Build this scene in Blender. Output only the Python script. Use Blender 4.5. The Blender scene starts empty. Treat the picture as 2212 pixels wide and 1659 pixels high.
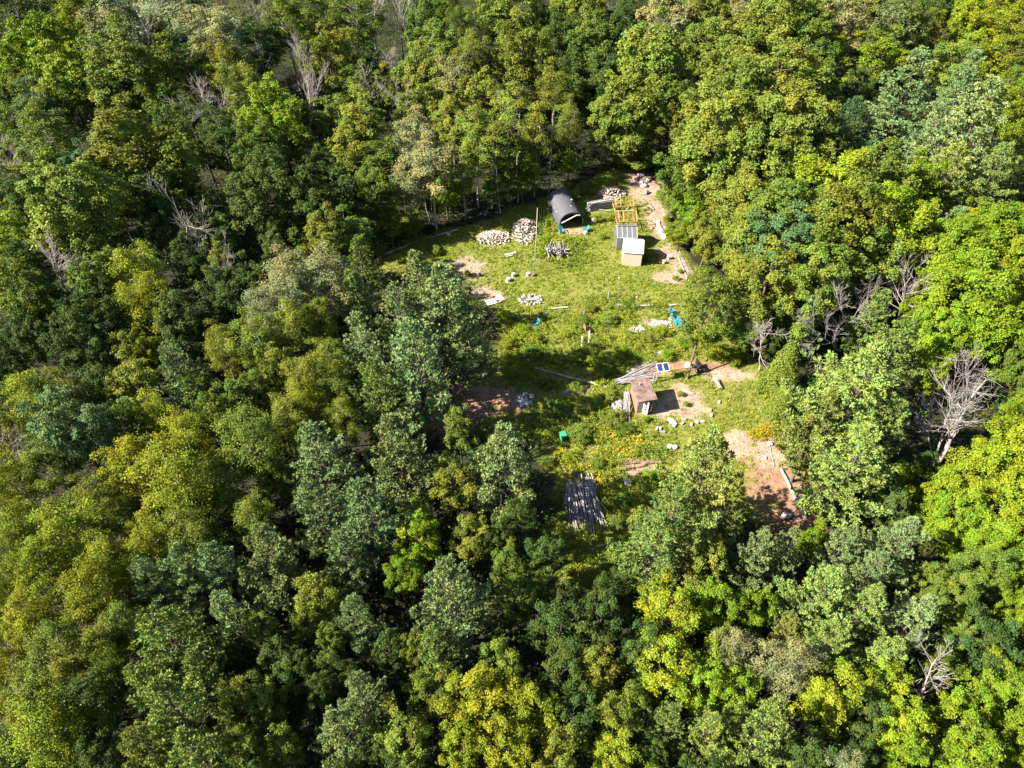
import bpy, math, random
import numpy as np
from mathutils import Vector, Matrix, Euler

# ------------------------------------------------------------------ camera, light, exposure
SC = bpy.context.scene
COL = SC.collection
H = 55.0
PITCH = math.radians(46)
W0, H0 = 2212.0, 1659.0                      # reading grid used for the survey of the place
FPX = W0 / 2 / math.tan(math.radians(36.5))
cam_d = bpy.data.cameras.new('camera')
cam = bpy.data.objects.new('camera', cam_d)
COL.objects.link(cam)
cam.location = (0, 0, H)
cam.rotation_euler = (math.radians(90) - PITCH, 0, 0)
cam_d.sensor_fit = 'HORIZONTAL'
cam_d.angle = math.radians(73)
cam_d.clip_end = 3000
SC.camera = cam
SC.render.resolution_x, SC.render.resolution_y = 1024, 768

SUN_EL = math.radians(38)
sun_from = Vector((-1.0, -0.24, 0)).normalized() * math.cos(SUN_EL)
sun_from.z = math.sin(SUN_EL)
sd = bpy.data.lights.new('sun', 'SUN')
sd.energy = 5.0
sd.angle = math.radians(0.5)
sd.color = (1.0, 0.93, 0.80)
so = bpy.data.objects.new('sun', sd)
COL.objects.link(so)
so.rotation_euler = (-sun_from).to_track_quat('-Z', 'Y').to_euler()
so.location = (-60, -20, 90)

world = bpy.data.worlds.new('World')
SC.world = world
world.use_nodes = True
nt = world.node_tree
sky = nt.nodes.new('ShaderNodeTexSky')
sky.sky_type = 'NISHITA'
sky.sun_disc = False
sky.sun_elevation = SUN_EL
sky.sun_rotation = math.atan2(sun_from.x, sun_from.y)
bgn = nt.nodes['Background']
bgn.inputs['Strength'].default_value = 0.05
nt.links.new(sky.outputs[0], bgn.inputs['Color'])

SC.view_settings.view_transform = 'Standard'
SC.view_settings.look = 'None'
SC.view_settings.exposure = 2.0
SC.view_settings.gamma = 1.0
try:
    SC.cycles.max_bounces = 6
    SC.cycles.diffuse_bounces = 1
    SC.cycles.transparent_max_bounces = 8
except Exception:
    pass

FWD = np.array([0, math.cos(PITCH), -math.sin(PITCH)])
UPV = np.array([0, math.sin(PITCH), math.cos(PITCH)])


def at(u, v, z=0.0):
    """ground survey: the point at height z seen at (u, v) of the reading grid"""
    d = FWD * FPX + np.array([1.0, 0, 0]) * (u - W0 / 2) + UPV * (H0 / 2 - v)
    t = (z - H) / d[2]
    return np.array([0, 0, H]) + d * t


def V3(a):
    return Vector((float(a[0]), float(a[1]), float(a[2])))


def to_px(p):
    r = np.asarray(p, float) - np.array([0, 0, H])
    dz = r @ FWD
    return W0 / 2 + r[..., 0] / dz * FPX, H0 / 2 - (r @ UPV) / dz * FPX, dz


rng = np.random.default_rng(7)
random.seed(7)

# ------------------------------------------------------------------ materials


def new_mat(name):
    m = bpy.data.materials.new(name)
    m.use_nodes = True
    m.node_tree.nodes.clear()
    out = m.node_tree.nodes.new('ShaderNodeOutputMaterial')
    return m, m.node_tree.nodes, m.node_tree.links, out


def solid(name, col, rough=0.7, vary=0.25, scale=6.0, metal=0.0, spec=0.3, bump=0.0):
    m, N, L, out = new_mat(name)
    b = N.new('ShaderNodeBsdfPrincipled')
    tc = N.new('ShaderNodeTexCoord')
    nz = N.new('ShaderNodeTexNoise')
    nz.inputs['Scale'].default_value = scale
    nz.inputs['Detail'].default_value = 5
    L.new(tc.outputs['Object'], nz.inputs['Vector'])
    mr = N.new('ShaderNodeMapRange')
    mr.inputs['From Min'].default_value = 0.25
    mr.inputs['From Max'].default_value = 0.75
    mr.inputs['To Min'].default_value = 1 - vary
    mr.inputs['To Max'].default_value = 1 + vary
    L.new(nz.outputs['Fac'], mr.inputs['Value'])
    oi = N.new('ShaderNodeObjectInfo')
    mr2 = N.new('ShaderNodeMapRange')
    mr2.inputs['To Min'].default_value = 1 - vary * 0.8
    mr2.inputs['To Max'].default_value = 1 + vary * 0.8
    L.new(oi.outputs['Random'], mr2.inputs['Value'])
    mu = N.new('ShaderNodeMath')
    mu.operation = 'MULTIPLY'
    L.new(mr.outputs[0], mu.inputs[0])
    L.new(mr2.outputs[0], mu.inputs[1])
    vm = N.new('ShaderNodeVectorMath')
    vm.operation = 'SCALE'
    vm.inputs[0].default_value = col
    L.new(mu.outputs[0], vm.inputs['Scale'])
    L.new(vm.outputs[0], b.inputs['Base Color'])
    b.inputs['Roughness'].default_value = rough
    b.inputs['Metallic'].default_value = metal
    b.inputs['Specular IOR Level'].default_value = spec
    if bump:
        bp = N.new('ShaderNodeBump')
        bp.inputs['Strength'].default_value = bump
        L.new(nz.outputs['Fac'], bp.inputs['Height'])
        L.new(bp.outputs[0], b.inputs['Normal'])
    L.new(b.outputs[0], out.inputs['Surface'])
    return m


def foliage(name, trans=0.3, rough=0.55, spec=0.25):
    """leaf colour of the plant (object colour) times the leaf's own tint"""
    m, N, L, out = new_mat(name)
    oi = N.new('ShaderNodeObjectInfo')
    at_ = N.new('ShaderNodeAttribute')
    at_.attribute_name = 'tint'
    mx = N.new('ShaderNodeVectorMath')
    mx.operation = 'MULTIPLY'
    L.new(oi.outputs['Color'], mx.inputs[0])
    L.new(at_.outputs['Color'], mx.inputs[1])
    b = N.new('ShaderNodeBsdfPrincipled')
    b.inputs['Roughness'].default_value = rough
    b.inputs['Specular IOR Level'].default_value = spec
    L.new(mx.outputs[0], b.inputs['Base Color'])
    t = N.new('ShaderNodeBsdfTranslucent')
    tv = N.new('ShaderNodeVectorMath')
    tv.operation = 'MULTIPLY'
    tv.inputs[1].default_value = (1.15, 1.2, 0.5)
    L.new(mx.outputs[0], tv.inputs[0])
    L.new(tv.outputs[0], t.inputs['Color'])
    ms = N.new('ShaderNodeMixShader')
    ms.inputs[0].default_value = trans
    L.new(b.outputs[0], ms.inputs[1])
    L.new(t.outputs[0], ms.inputs[2])
    L.new(ms.outputs[0], out.inputs['Surface'])
    return m


M_LEAF = foliage('leaves', 0.17, 0.6, 0.10)
M_NEEDLE = foliage('needles', 0.10, 0.6, 0.10)
M_GRASS = foliage('grass_blades', 0.25, 0.6, 0.2)
M_BARK = solid('bark', (0.10, 0.078, 0.06), 0.9, 0.4, 9, bump=0.4)
M_PALEBARK = solid('pale_bark', (0.27, 0.245, 0.21), 0.85, 0.35, 7, bump=0.3)
M_DEADWOOD = solid('dead_wood', (0.30, 0.265, 0.25), 0.85, 0.3, 5, bump=0.3)
M_GREYWOOD = solid('grey_weathered_wood', (0.30, 0.27, 0.26), 0.85, 0.4, 8)
M_POLE = solid('peeled_pole_wood', (0.26, 0.235, 0.245), 0.8, 0.5, 5)
M_FIREWOOD = solid('split_wood', (0.40, 0.31, 0.27), 0.85, 0.45, 5)
M_NEWWOOD = solid('new_lumber', (0.40, 0.24, 0.10), 0.7, 0.2, 8)
M_PALEWOOD = solid('pale_plank', (0.42, 0.37, 0.33), 0.75, 0.2, 6)
M_BROWNWOOD = solid('brown_board', (0.22, 0.13, 0.09), 0.8, 0.3, 7)
M_TARP = solid('grey_fabric_cover', (0.085, 0.085, 0.098), 0.55, 0.08, 2, spec=0.4)
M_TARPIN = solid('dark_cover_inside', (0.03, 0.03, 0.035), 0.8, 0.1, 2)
M_WHITE = solid('white_plastic', (0.60, 0.60, 0.61), 0.5, 0.04, 3)
M_WRAP = solid('white_roof_wrap', (0.60, 0.60, 0.62), 0.6, 0.04, 3)
M_STEEL = solid('pipe_steel', (0.45, 0.45, 0.46), 0.35, 0.1, 6, metal=0.8)
M_TURQ = solid('turquoise_paint', (0.03, 0.20, 0.25), 0.5, 0.12, 6)
M_ROCK = solid('fieldstone', (0.25, 0.225, 0.215), 0.9, 0.35, 4, bump=0.5)
M_WROCK = solid('white_gravel', (0.40, 0.375, 0.38), 0.9, 0.3, 5, bump=0.5)
M_CONC = solid('concrete', (0.38, 0.36, 0.33), 0.9, 0.12, 12)
M_BLACK = solid('black_rubber', (0.02, 0.02, 0.022), 0.6, 0.2, 6)
M_RED = solid('red_plastic', (0.55, 0.05, 0.04), 0.5, 0.1, 5)
M_GREENP = solid('green_plastic', (0.03, 0.25, 0.14), 0.5, 0.1, 5)
M_PANEL = solid('solar_cell', (0.012, 0.03, 0.13), 0.2, 0.2, 9, spec=0.6)
M_ALU = solid('white_metal_frame', (0.72, 0.72, 0.74), 0.4, 0.05, 5)
M_INK_R = solid('red_print', (0.42, 0.06, 0.08), 0.6, 0.05)
M_INK_B = solid('blue_print', (0.08, 0.08, 0.30), 0.6, 0.05)
M_DOORW = solid('pale_green_painted_door', (0.50, 0.54, 0.47), 0.7, 0.15, 6)


def osb_mat():
    m, N, L, out = new_mat('strand_board')
    b = N.new('ShaderNodeBsdfPrincipled')
    tc = N.new('ShaderNodeTexCoord')
    vo = N.new('ShaderNodeTexVoronoi')
    vo.inputs['Scale'].default_value = 14
    L.new(tc.outputs['Object'], vo.inputs['Vector'])
    cr = N.new('ShaderNodeValToRGB')
    cr.color_ramp.elements[0].color = (0.40, 0.31, 0.23, 1)
    cr.color_ramp.elements[1].color = (0.60, 0.50, 0.41, 1)
    L.new(vo.outputs['Color'], cr.inputs[0])
    L.new(cr.outputs[0], b.inputs['Base Color'])
    b.inputs['Roughness'].default_value = 0.8
    L.new(b.outputs[0], out.inputs['Surface'])
    return m


M_OSB = osb_mat()


def roofing_mat():
    m, N, L, out = new_mat('rusty_brown_roofing')
    b = N.new('ShaderNodeBsdfPrincipled')
    tc = N.new('ShaderNodeTexCoord')
    nz = N.new('ShaderNodeTexNoise')
    nz.inputs['Scale'].default_value = 2.2
    nz.inputs['Detail'].default_value = 8
    L.new(tc.outputs['Object'], nz.inputs['Vector'])
    cr = N.new('ShaderNodeValToRGB')
    cr.color_ramp.elements[0].position = 0.35
    cr.color_ramp.elements[0].color = (0.10, 0.06, 0.055, 1)
    cr.color_ramp.elements[1].position = 0.7
    cr.color_ramp.elements[1].color = (0.24, 0.155, 0.13, 1)
    L.new(nz.outputs['Fac'], cr.inputs[0])
    L.new(cr.outputs[0], b.inputs['Base Color'])
    b.inputs['Roughness'].default_value = 0.75
    L.new(b.outputs[0], out.inputs['Surface'])
    return m


M_ROOF = roofing_mat()


def pane_mat():
    m, N, L, out = new_mat('translucent_panel')
    b = N.new('ShaderNodeBsdfPrincipled')
    b.inputs['Base Color'].default_value = (0.17, 0.19, 0.20, 1)
    b.inputs['Roughness'].default_value = 0.35
    tr = N.new('ShaderNodeBsdfTransparent')
    tr.inputs[0].default_value = (0.75, 0.78, 0.78, 1)
    ms = N.new('ShaderNodeMixShader')
    ms.inputs[0].default_value = 0.45
    L.new(b.outputs[0], ms.inputs[1])
    L.new(tr.outputs[0], ms.inputs[2])
    L.new(ms.outputs[0], out.inputs['Surface'])
    return m


M_PANE = pane_mat()

# ------------------------------------------------------------------ mesh helpers


def nrm(a):
    return a / np.maximum(np.linalg.norm(a, axis=-1, keepdims=True), 1e-9)


def mesh_np(name, V, F, mat, tint=None, smooth=False):
    V = np.asarray(V, np.float32)
    F = np.asarray(F, np.int32)
    me = bpy.data.meshes.new(name)
    n, k = F.shape
    me.vertices.add(len(V))
    me.vertices.foreach_set('co', V.ravel())
    me.loops.add(n * k)
    me.loops.foreach_set('vertex_index', F.ravel())
    me.polygons.add(n)
    me.polygons.foreach_set('loop_start', np.arange(0, n * k, k, dtype=np.int32))
    if smooth:
        me.polygons.foreach_set('use_smooth', np.ones(n, bool))
    me.update(calc_edges=True)
    if tint is not None:
        a = me.color_attributes.new('tint', 'FLOAT_COLOR', 'POINT')
        c = np.ones((len(V), 4), np.float32)
        c[:, :3] = tint
        a.data.foreach_set('color', c.ravel())
    me.materials.append(mat)
    return me


def leaf_quads(C, Nn, s, g, aspect=0.62):
    """diamond leaves at centres C facing Nn; returns V, F"""
    n = len(C)
    r = g.normal(size=(n, 3))
    T = nrm(np.cross(Nn, r))
    B = np.cross(Nn, T)
    s = np.broadcast_to(np.asarray(s, float), (n,))[:, None]
    V = np.empty((n, 4, 3))
    V[:, 0] = C - T * s
    V[:, 1] = C - B * s * aspect
    V[:, 2] = C + T * s
    V[:, 3] = C + B * s * aspect
    return V.reshape(-1, 3), np.arange(n * 4).reshape(n, 4)


def tube_np(pts, rad, sides):
    pts = np.asarray(pts, float)
    m = len(pts)
    d = nrm(np.gradient(pts, axis=0))
    ref = np.array([1.0, 0.13, 0.07]) if abs(d[0][0]) < 0.8 else np.array([0.1, 1.0, 0.05])
    a = nrm(np.cross(d, ref))
    b = np.cross(d, a)
    th = np.linspace(0, 2 * math.pi, sides, endpoint=False)
    rad = np.broadcast_to(np.asarray(rad, float), (m,))
    V = pts[:, None] + rad[:, None, None] * (a[:, None] * np.cos(th)[None, :, None] + b[:, None] * np.sin(th)[None, :, None])
    i = np.arange(m - 1)[:, None] * sides
    j = np.arange(sides)[None]
    j2 = (j + 1) % sides
    F = np.stack([i + j, i + j2, i + sides + j2, i + sides + j], -1).reshape(-1, 4)
    return V.reshape(-1, 3), F


class Acc:
    """collects quads of many tubes"""

    def __init__(self):
        self.V, self.F, self.n = [], [], 0

    def tube(self, pts, rad, sides=4):
        v, f = tube_np(pts, rad, sides)
        self.V.append(v)
        self.F.append(f + self.n)
        self.n += len(v)

    def mesh(self, name, mat, smooth=True):
        return mesh_np(name, np.concatenate(self.V), np.concatenate(self.F), mat, None, smooth)


class Bld:
    """collects boxes, beams, tubes and free faces into one mesh"""

    def __init__(self):
        self.v, self.f = [], []

    def add(self, vs, fs):
        o = len(self.v)
        self.v += [tuple(map(float, p)) for p in vs]
        self.f += [tuple(i + o for i in f) for f in fs]

    def box(self, c, s, rot=None):
        x, y, z = (k / 2 for k in s)
        p = [Vector((a * x, b * y, d * z)) for a in (-1, 1) for b in (-1, 1) for d in (-1, 1)]
        if rot is not None:
            R = Euler(rot).to_matrix()
            p = [R @ q for q in p]
        p = [q + Vector(c) for q in p]
        self.add(p, [(0, 1, 3, 2), (4, 6, 7, 5), (0, 4, 5, 1), (2, 3, 7, 6), (0, 2, 6, 4), (1, 5, 7, 3)])

    def beam(self, p, q, w, h, up=(0, 0, 1)):
        p, q = Vector(p), Vector(q)
        d = (q - p).normalized()
        s = d.cross(Vector(up))
        if s.length < 1e-4:
            s = d.cross(Vector((1, 0, 0)))
        s.normalize()
        n = s.cross(d)
        vs = [e + s * a * w / 2 + n * b * h / 2 for e in (p, q) for a, b in ((-1, -1), (1, -1), (1, 1), (-1, 1))]
        self.add(vs, [(3, 2, 1, 0), (4, 5, 6, 7), (0, 1, 5, 4), (1, 2, 6, 5), (2, 3, 7, 6), (3, 0, 4, 7)])

    def tube(self, pts, rad, n=8, cap=True):
        v, f = tube_np(np.array([tuple(p) for p in pts], float), rad, n)
        fs = [tuple(r) for r in f.tolist()]
        if cap:
            fs += [tuple(range(n))[::-1], tuple(range(len(v) - n, len(v)))]
        self.add(v, fs)

    def sheet(self, a, b, c, d, t):
        """a slab of thickness t below the quad a b c d"""
        a, b, c, d = (Vector(p) for p in (a, b, c, d))
        n = (b - a).cross(d - a).normalized() * t
        vs = [a, b, c, d, a - n, b - n, c - n, d - n]
        self.add(vs, [(0, 1, 2, 3), (7, 6, 5, 4), (0, 4, 5, 1), (1, 5, 6, 2), (2, 6, 7, 3), (3, 7, 4, 0)])

    def poly(self, pts, thick):
        """prism from an outline, pushed along thick"""
        n = len(pts)
        t = Vector(thick)
        vs = [Vector(p) for p in pts] + [Vector(p) + t for p in pts]
        fs = [tuple(range(n))[::-1], tuple(range(n, 2 * n))]
        fs += [(i, (i + 1) % n, (i + 1) % n + n, i + n) for i in range(n)]
        self.add(vs, fs)

    def mesh(self, name, mat, smooth=False):
        me = bpy.data.meshes.new(name)
        me.from_pydata(self.v, [], self.f)
        me.update()
        me.materials.append(mat)
        if smooth:
            me.polygons.foreach_set('use_smooth', np.ones(len(me.polygons), bool))
        return me


def tag(o, label, cat, group=None):
    o['label'] = label
    o['category'] = cat
    if group:
        o['group'] = group
    return o


def empty(name, loc=(0, 0, 0), rz=0.0):
    o = bpy.data.objects.new(name, None)
    o.location = loc
    o.rotation_euler = (0, 0, rz)
    COL.objects.link(o)
    return o


def part(name, me, parent, label=None, color=None):
    o = bpy.data.objects.new(name, me)
    o.parent = parent
    if label:
        o['label'] = label
    if color is not None:
        o.color = (*color, 1)
    COL.objects.link(o)
    return o


def solo(name, me, label, cat, group=None, loc=(0, 0, 0), rot=(0, 0, 0), scale=None):
    o = bpy.data.objects.new(name, me)
    o.location = loc
    o.rotation_euler = rot
    if scale is not None:
        o.scale = scale
    COL.objects.link(o)
    return tag(o, label, cat, group)


def stuff(name, me, label=None, cat=None, color=(1, 1, 1)):
    o = bpy.data.objects.new(name, me)
    o.color = (*color, 1)
    o['kind'] = 'stuff'
    if label:
        tag(o, label, cat)
    COL.objects.link(o)
    return o


# ------------------------------------------------------------------ noise and ground masks


def _hash(ix, iy, s):
    h = (ix.astype(np.int64) * 374761393 + iy.astype(np.int64) * 668265263 + s * 974634777) & 0x7fffffff
    h = ((h ^ (h >> 13)) * 1274126177) & 0x7fffffff
    return ((h ^ (h >> 16)) & 0xffff) / 65535.0


def vnoise(x, y, s=0):
    ix, iy = np.floor(x), np.floor(y)
    fx, fy = x - ix, y - iy
    fx, fy = fx * fx * (3 - 2 * fx), fy * fy * (3 - 2 * fy)
    a, b = _hash(ix, iy, s), _hash(ix + 1, iy, s)
    c, d = _hash(ix, iy + 1, s), _hash(ix + 1, iy + 1, s)
    return (a * (1 - fx) + b * fx) * (1 - fy) + (c * (1 - fx) + d * fx) * fy


def fbm(x, y, s=0, o=4):
    r, am, t = 0, 1, 0
    for i in range(o):
        r = r + am * vnoise(x * 2 ** i, y * 2 ** i, s + i)
        t += am
        am *= 0.5
    return r / t


def poly_world(pts):
    return np.array([at(u, v)[:2] for u, v in pts])


def poly_dist(px, py, P):
    """signed distance, positive inside"""
    inside = np.zeros(px.shape, bool)
    dmin = np.full(px.shape, 1e9)
    n = len(P)
    for i in range(n):
        x1, y1 = P[i]
        x2, y2 = P[(i + 1) % n]
        c = ((y1 > py) != (y2 > py))
        xi = (x2 - x1) * (py - y1) / (y2 - y1 + 1e-12) + x1
        inside ^= c & (px < xi)
        dx, dy = x2 - x1, y2 - y1
        t = np.clip(((px - x1) * dx + (py - y1) * dy) / (dx * dx + dy * dy), 0, 1)
        dmin = np.minimum(dmin, np.hypot(px - x1 - t * dx, py - y1 - t * dy))
    return np.where(inside, dmin, -dmin)


CLEAR = poly_world([(815, 575), (870, 532), (960, 507), (1090, 462), (1190, 432), (1245, 405), (1310, 372), (1395, 375),
                    (1430, 440), (1465, 520), (1500, 590), (1545, 660), (1570, 750), (1640, 775), (1700, 840), (1700, 920),
                    (1715, 1000), (1770, 1100), (1760, 1150), (1660, 1150), (1600, 1090), (1500, 1100), (1390, 1090),
                    (1370, 1200), (1330, 1310), (1210, 1300), (1190, 1200), (1210, 1100), (1190, 960), (1080, 925),
                    (960, 930), (905, 900), (950, 850), (1060, 800), (1080, 700), (1000, 620), (880, 610)])


def ell(px, py, u, v, ru, rv):
    """soft mask of an ellipse surveyed on the grid"""
    c = at(u, v)
    e1 = at(u + ru, v)
    e2 = at(u, v - rv)
    rx, ry = abs(e1[0] - c[0]), abs(e2[1] - c[1])
    d = np.hypot((px - c[0]) / rx, (py - c[1]) / ry)
    d = d + (fbm(px * 0.7, py * 0.7, 31) - 0.5) * 0.9
    d = d + (fbm(px * 2.6, py * 2.6, 33) - 0.5) * 0.5
    return np.clip((1.2 - d) / 0.5, 0, 1)


TAN = [(1482, 865, 48, 38), (1440, 880, 50, 20), (1470, 585, 24, 26), (1445, 600, 40, 14), (1395, 410, 40, 28), (1420, 470, 26, 40), (1385, 395, 30, 25),
       (1000, 578, 48, 22), (1040, 630, 40, 14), (1440, 545, 28, 16), (1600, 960, 60, 26), (1570, 810, 60, 14),
       (1660, 985, 40, 30), (1370, 1010, 45, 18), (1400, 800, 50, 16), (1250, 845, 30, 16), (1235, 500, 34, 6), (1415, 700, 30, 9), (1370, 712, 24, 7)]
RED = [(1690, 1050, 80, 105), (1050, 865, 90, 36), (975, 905, 60, 42), (1500, 790, 70, 12)]


def ground_masks(x, y):
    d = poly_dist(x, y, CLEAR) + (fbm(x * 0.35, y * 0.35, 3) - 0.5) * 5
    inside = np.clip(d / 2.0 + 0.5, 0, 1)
    tan = np.zeros_like(x)
    red = np.zeros_like(x)
    for e in TAN:
        tan = np.maximum(tan, ell(x, y, *e))
    for e in RED:
        red = np.maximum(red, ell(x, y, *e))
    return inside, tan, red


def ground_z(x, y):
    return (fbm(x * 0.25, y * 0.25, 9) - 0.5) * 0.16


def build_ground():
    def axis(lo, a, b, hi, fine, coarse):
        return np.unique(np.concatenate([np.arange(lo, a, coarse), np.arange(a, b, fine), np.arange(b, hi + coarse, coarse)]))
    xs = axis(-420, -26, 34, 420, 0.3, 6)
    ys = axis(-120, 24, 100, 620, 0.3, 6)
    X, Y = np.meshgrid(xs, ys)
    x, y = X.ravel(), Y.ravel()
    ins, tan, red = ground_masks(x, y)
    n1 = fbm(x * 0.5, y * 0.5, 11)[:, None]
    n2 = fbm(x * 1.7, y * 1.7, 15)[:, None]
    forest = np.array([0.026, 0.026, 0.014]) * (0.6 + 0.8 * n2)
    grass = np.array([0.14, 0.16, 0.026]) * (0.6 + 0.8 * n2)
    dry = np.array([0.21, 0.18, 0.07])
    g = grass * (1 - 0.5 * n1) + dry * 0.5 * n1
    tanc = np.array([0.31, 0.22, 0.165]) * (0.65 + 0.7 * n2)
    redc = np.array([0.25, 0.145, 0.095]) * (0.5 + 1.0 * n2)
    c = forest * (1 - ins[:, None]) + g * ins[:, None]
    c = c * (1 - red[:, None]) + redc * red[:, None]
    c = c * (1 - tan[:, None]) + tanc * tan[:, None]
    nx, ny = len(xs), len(ys)
    i = (np.arange(ny - 1)[:, None] * nx + np.arange(nx - 1)[None]).ravel()
    F = np.stack([i, i + 1, i + nx + 1, i + nx], 1)
    m, N, L, out = new_mat('ground_soil')
    a = N.new('ShaderNodeAttribute')
    a.attribute_name = 'tint'
    tc = N.new('ShaderNodeTexCoord')
    nz = N.new('ShaderNodeTexNoise')
    nz.inputs['Scale'].default_value = 3.5
    nz.inputs['Detail'].default_value = 8
    nz.inputs['Roughness'].default_value = 0.7
    L.new(tc.outputs['Object'], nz.inputs['Vector'])
    mr = N.new('ShaderNodeMapRange')
    mr.inputs['From Min'].default_value = 0.3
    mr.inputs['From Max'].default_value = 0.7
    mr.inputs['To Min'].default_value = 0.6
    mr.inputs['To Max'].default_value = 1.35
    L.new(nz.outputs['Fac'], mr.inputs['Value'])
    vm = N.new('ShaderNodeVectorMath')
    vm.operation = 'SCALE'
    L.new(a.outputs['Color'], vm.inputs[0])
    L.new(mr.outputs[0], vm.inputs['Scale'])
    b = N.new('ShaderNodeBsdfPrincipled')
    b.inputs['Roughness'].default_value = 0.95
    b.inputs['Specular IOR Level'].default_value = 0.1
    bp = N.new('ShaderNodeBump')
    bp.inputs['Strength'].default_value = 0.6
    bp.inputs['Distance'].default_value = 0.15
    L.new(nz.outputs['Fac'], bp.inputs['Height'])
    L.new(bp.outputs[0], b.inputs['Normal'])
    L.new(vm.outputs[0], b.inputs['Base Color'])
    L.new(b.outputs[0], out.inputs['Surface'])
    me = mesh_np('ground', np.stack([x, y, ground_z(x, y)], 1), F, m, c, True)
    o = bpy.data.objects.new('ground', me)
    o['kind'] = 'structure'
    COL.objects.link(o)


build_ground()

# ------------------------------------------------------------------ tree prototypes (meshes shared by the copies)


def tint_of(n, g, amp=0.28, warm=0.25):
    b = 1 + g.uniform(-amp, amp, n)
    w = g.uniform(-warm, warm, n)
    return np.stack([b * (1 + w), b, b * (1 - 0.6 * w)], 1)


def broadleaf(seed, dia=7.0, h=13.0, base=0.35, nb=34, nc=26, nl=17, leaf=0.17, fluff=1.0, lob=0.30, upb=0.35, trunk_r=0.16, bark=None, clump=0.36):
    """crown of boughs > clumps > leaves; returns trunk mesh, crown mesh, dia, h, crown centre"""
    g = np.random.default_rng(seed)
    R = dia / 2
    zc = h * (1 + base) / 2
    rz = h * (1 - base) / 2
    k = np.arange(nb)
    # boughs spread over an uneven egg
    ph = k * 2.39996 + g.uniform(-0.4, 0.4, nb)
    cz = np.clip(1 - 2 * (k + 0.5) / nb + g.uniform(-0.14, 0.14, nb), -0.8, 1)
    sr = np.sqrt(np.maximum(1 - cz ** 2, 0.02))
    rad = g.uniform(0.46, 1.0, nb)
    wob = 1 + 0.20 * np.sin(ph * 2 + g.uniform(0, 6)) + 0.13 * np.sin(ph * 3 + g.uniform(0, 6))
    bx = np.stack([np.cos(ph) * sr * rad * wob * R, np.sin(ph) * sr * rad * wob * R, zc + cz * rad * rz * (1 - 0.12 * sr)], 1)
    br = R * lob * g.uniform(0.6, 1.35, nb)
    btint = tint_of(nb, g, 0.2, 0.15)
    # clumps on each bough, mostly on its upper and outer side
    C = np.repeat(bx, nc, 0)
    rr = np.repeat(br, nc)
    d = g.normal(size=(nb * nc, 3))
    d[:, 2] += upb
    outw = nrm(C - np.array([0, 0, zc - 0.3 * rz]))
    d = nrm(nrm(d) + 0.45 * outw)
    cc = C + d * (rr * g.uniform(0.55, 1.0, nb * nc) * np.array([1.0]))[:, None]
    ctint = np.repeat(btint, nc, 0) * tint_of(nb * nc, g, 0.14, 0.10)
    # leaves of each clump
    n = nb * nc * nl
    L = np.repeat(cc, nl, 0)
    dn = np.repeat(d, nl, 0)
    off = g.normal(size=(n, 3)) * clump * fluff * np.array([0.62, 0.62, 0.42])
    P = L + off
    Nn = nrm(dn * 0.55 + np.array([0, 0, 0.55]) + g.normal(size=(n, 3)) * 0.5)
    s = leaf * g.uniform(0.65, 1.25, n)
    V, F = leaf_quads(P, Nn, s, g)
    tint = np.repeat(np.repeat(ctint, nl, 0) * tint_of(n, g, 0.16, 0.10), 4, 0)
    crown = mesh_np('crown', V, F, M_LEAF, tint)
    a = Acc()
    lean = g.normal(size=2) * 0.25
    zt = h * 0.86
    tz = np.linspace(-0.3, zt, 7)
    tp = np.stack([lean[0] * (tz / h) ** 2 * 2, lean[1] * (tz / h) ** 2 * 2, tz], 1)
    a.tube(tp, np.linspace(trunk_r * 1.25, trunk_r * 0.25, 7), 6)
    for i in g.choice(nb, min(nb, 14), False):
        t = np.clip((bx[i, 2] - 0.45 * np.hypot(bx[i, 0], bx[i, 1])) / zt, base * 0.55, 0.95)
        p0 = np.array([np.interp(t * zt, tz, tp[:, 0]), np.interp(t * zt, tz, tp[:, 1]), t * zt])
        mid = (p0 + bx[i]) / 2 + np.array([0, 0, -0.1])
        a.tube([p0, mid, bx[i]], [trunk_r * 0.42, trunk_r * 0.28, 0.02], 4)
    return a.mesh('trunk', bark or M_BARK), crown, dia, h, zc


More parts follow.
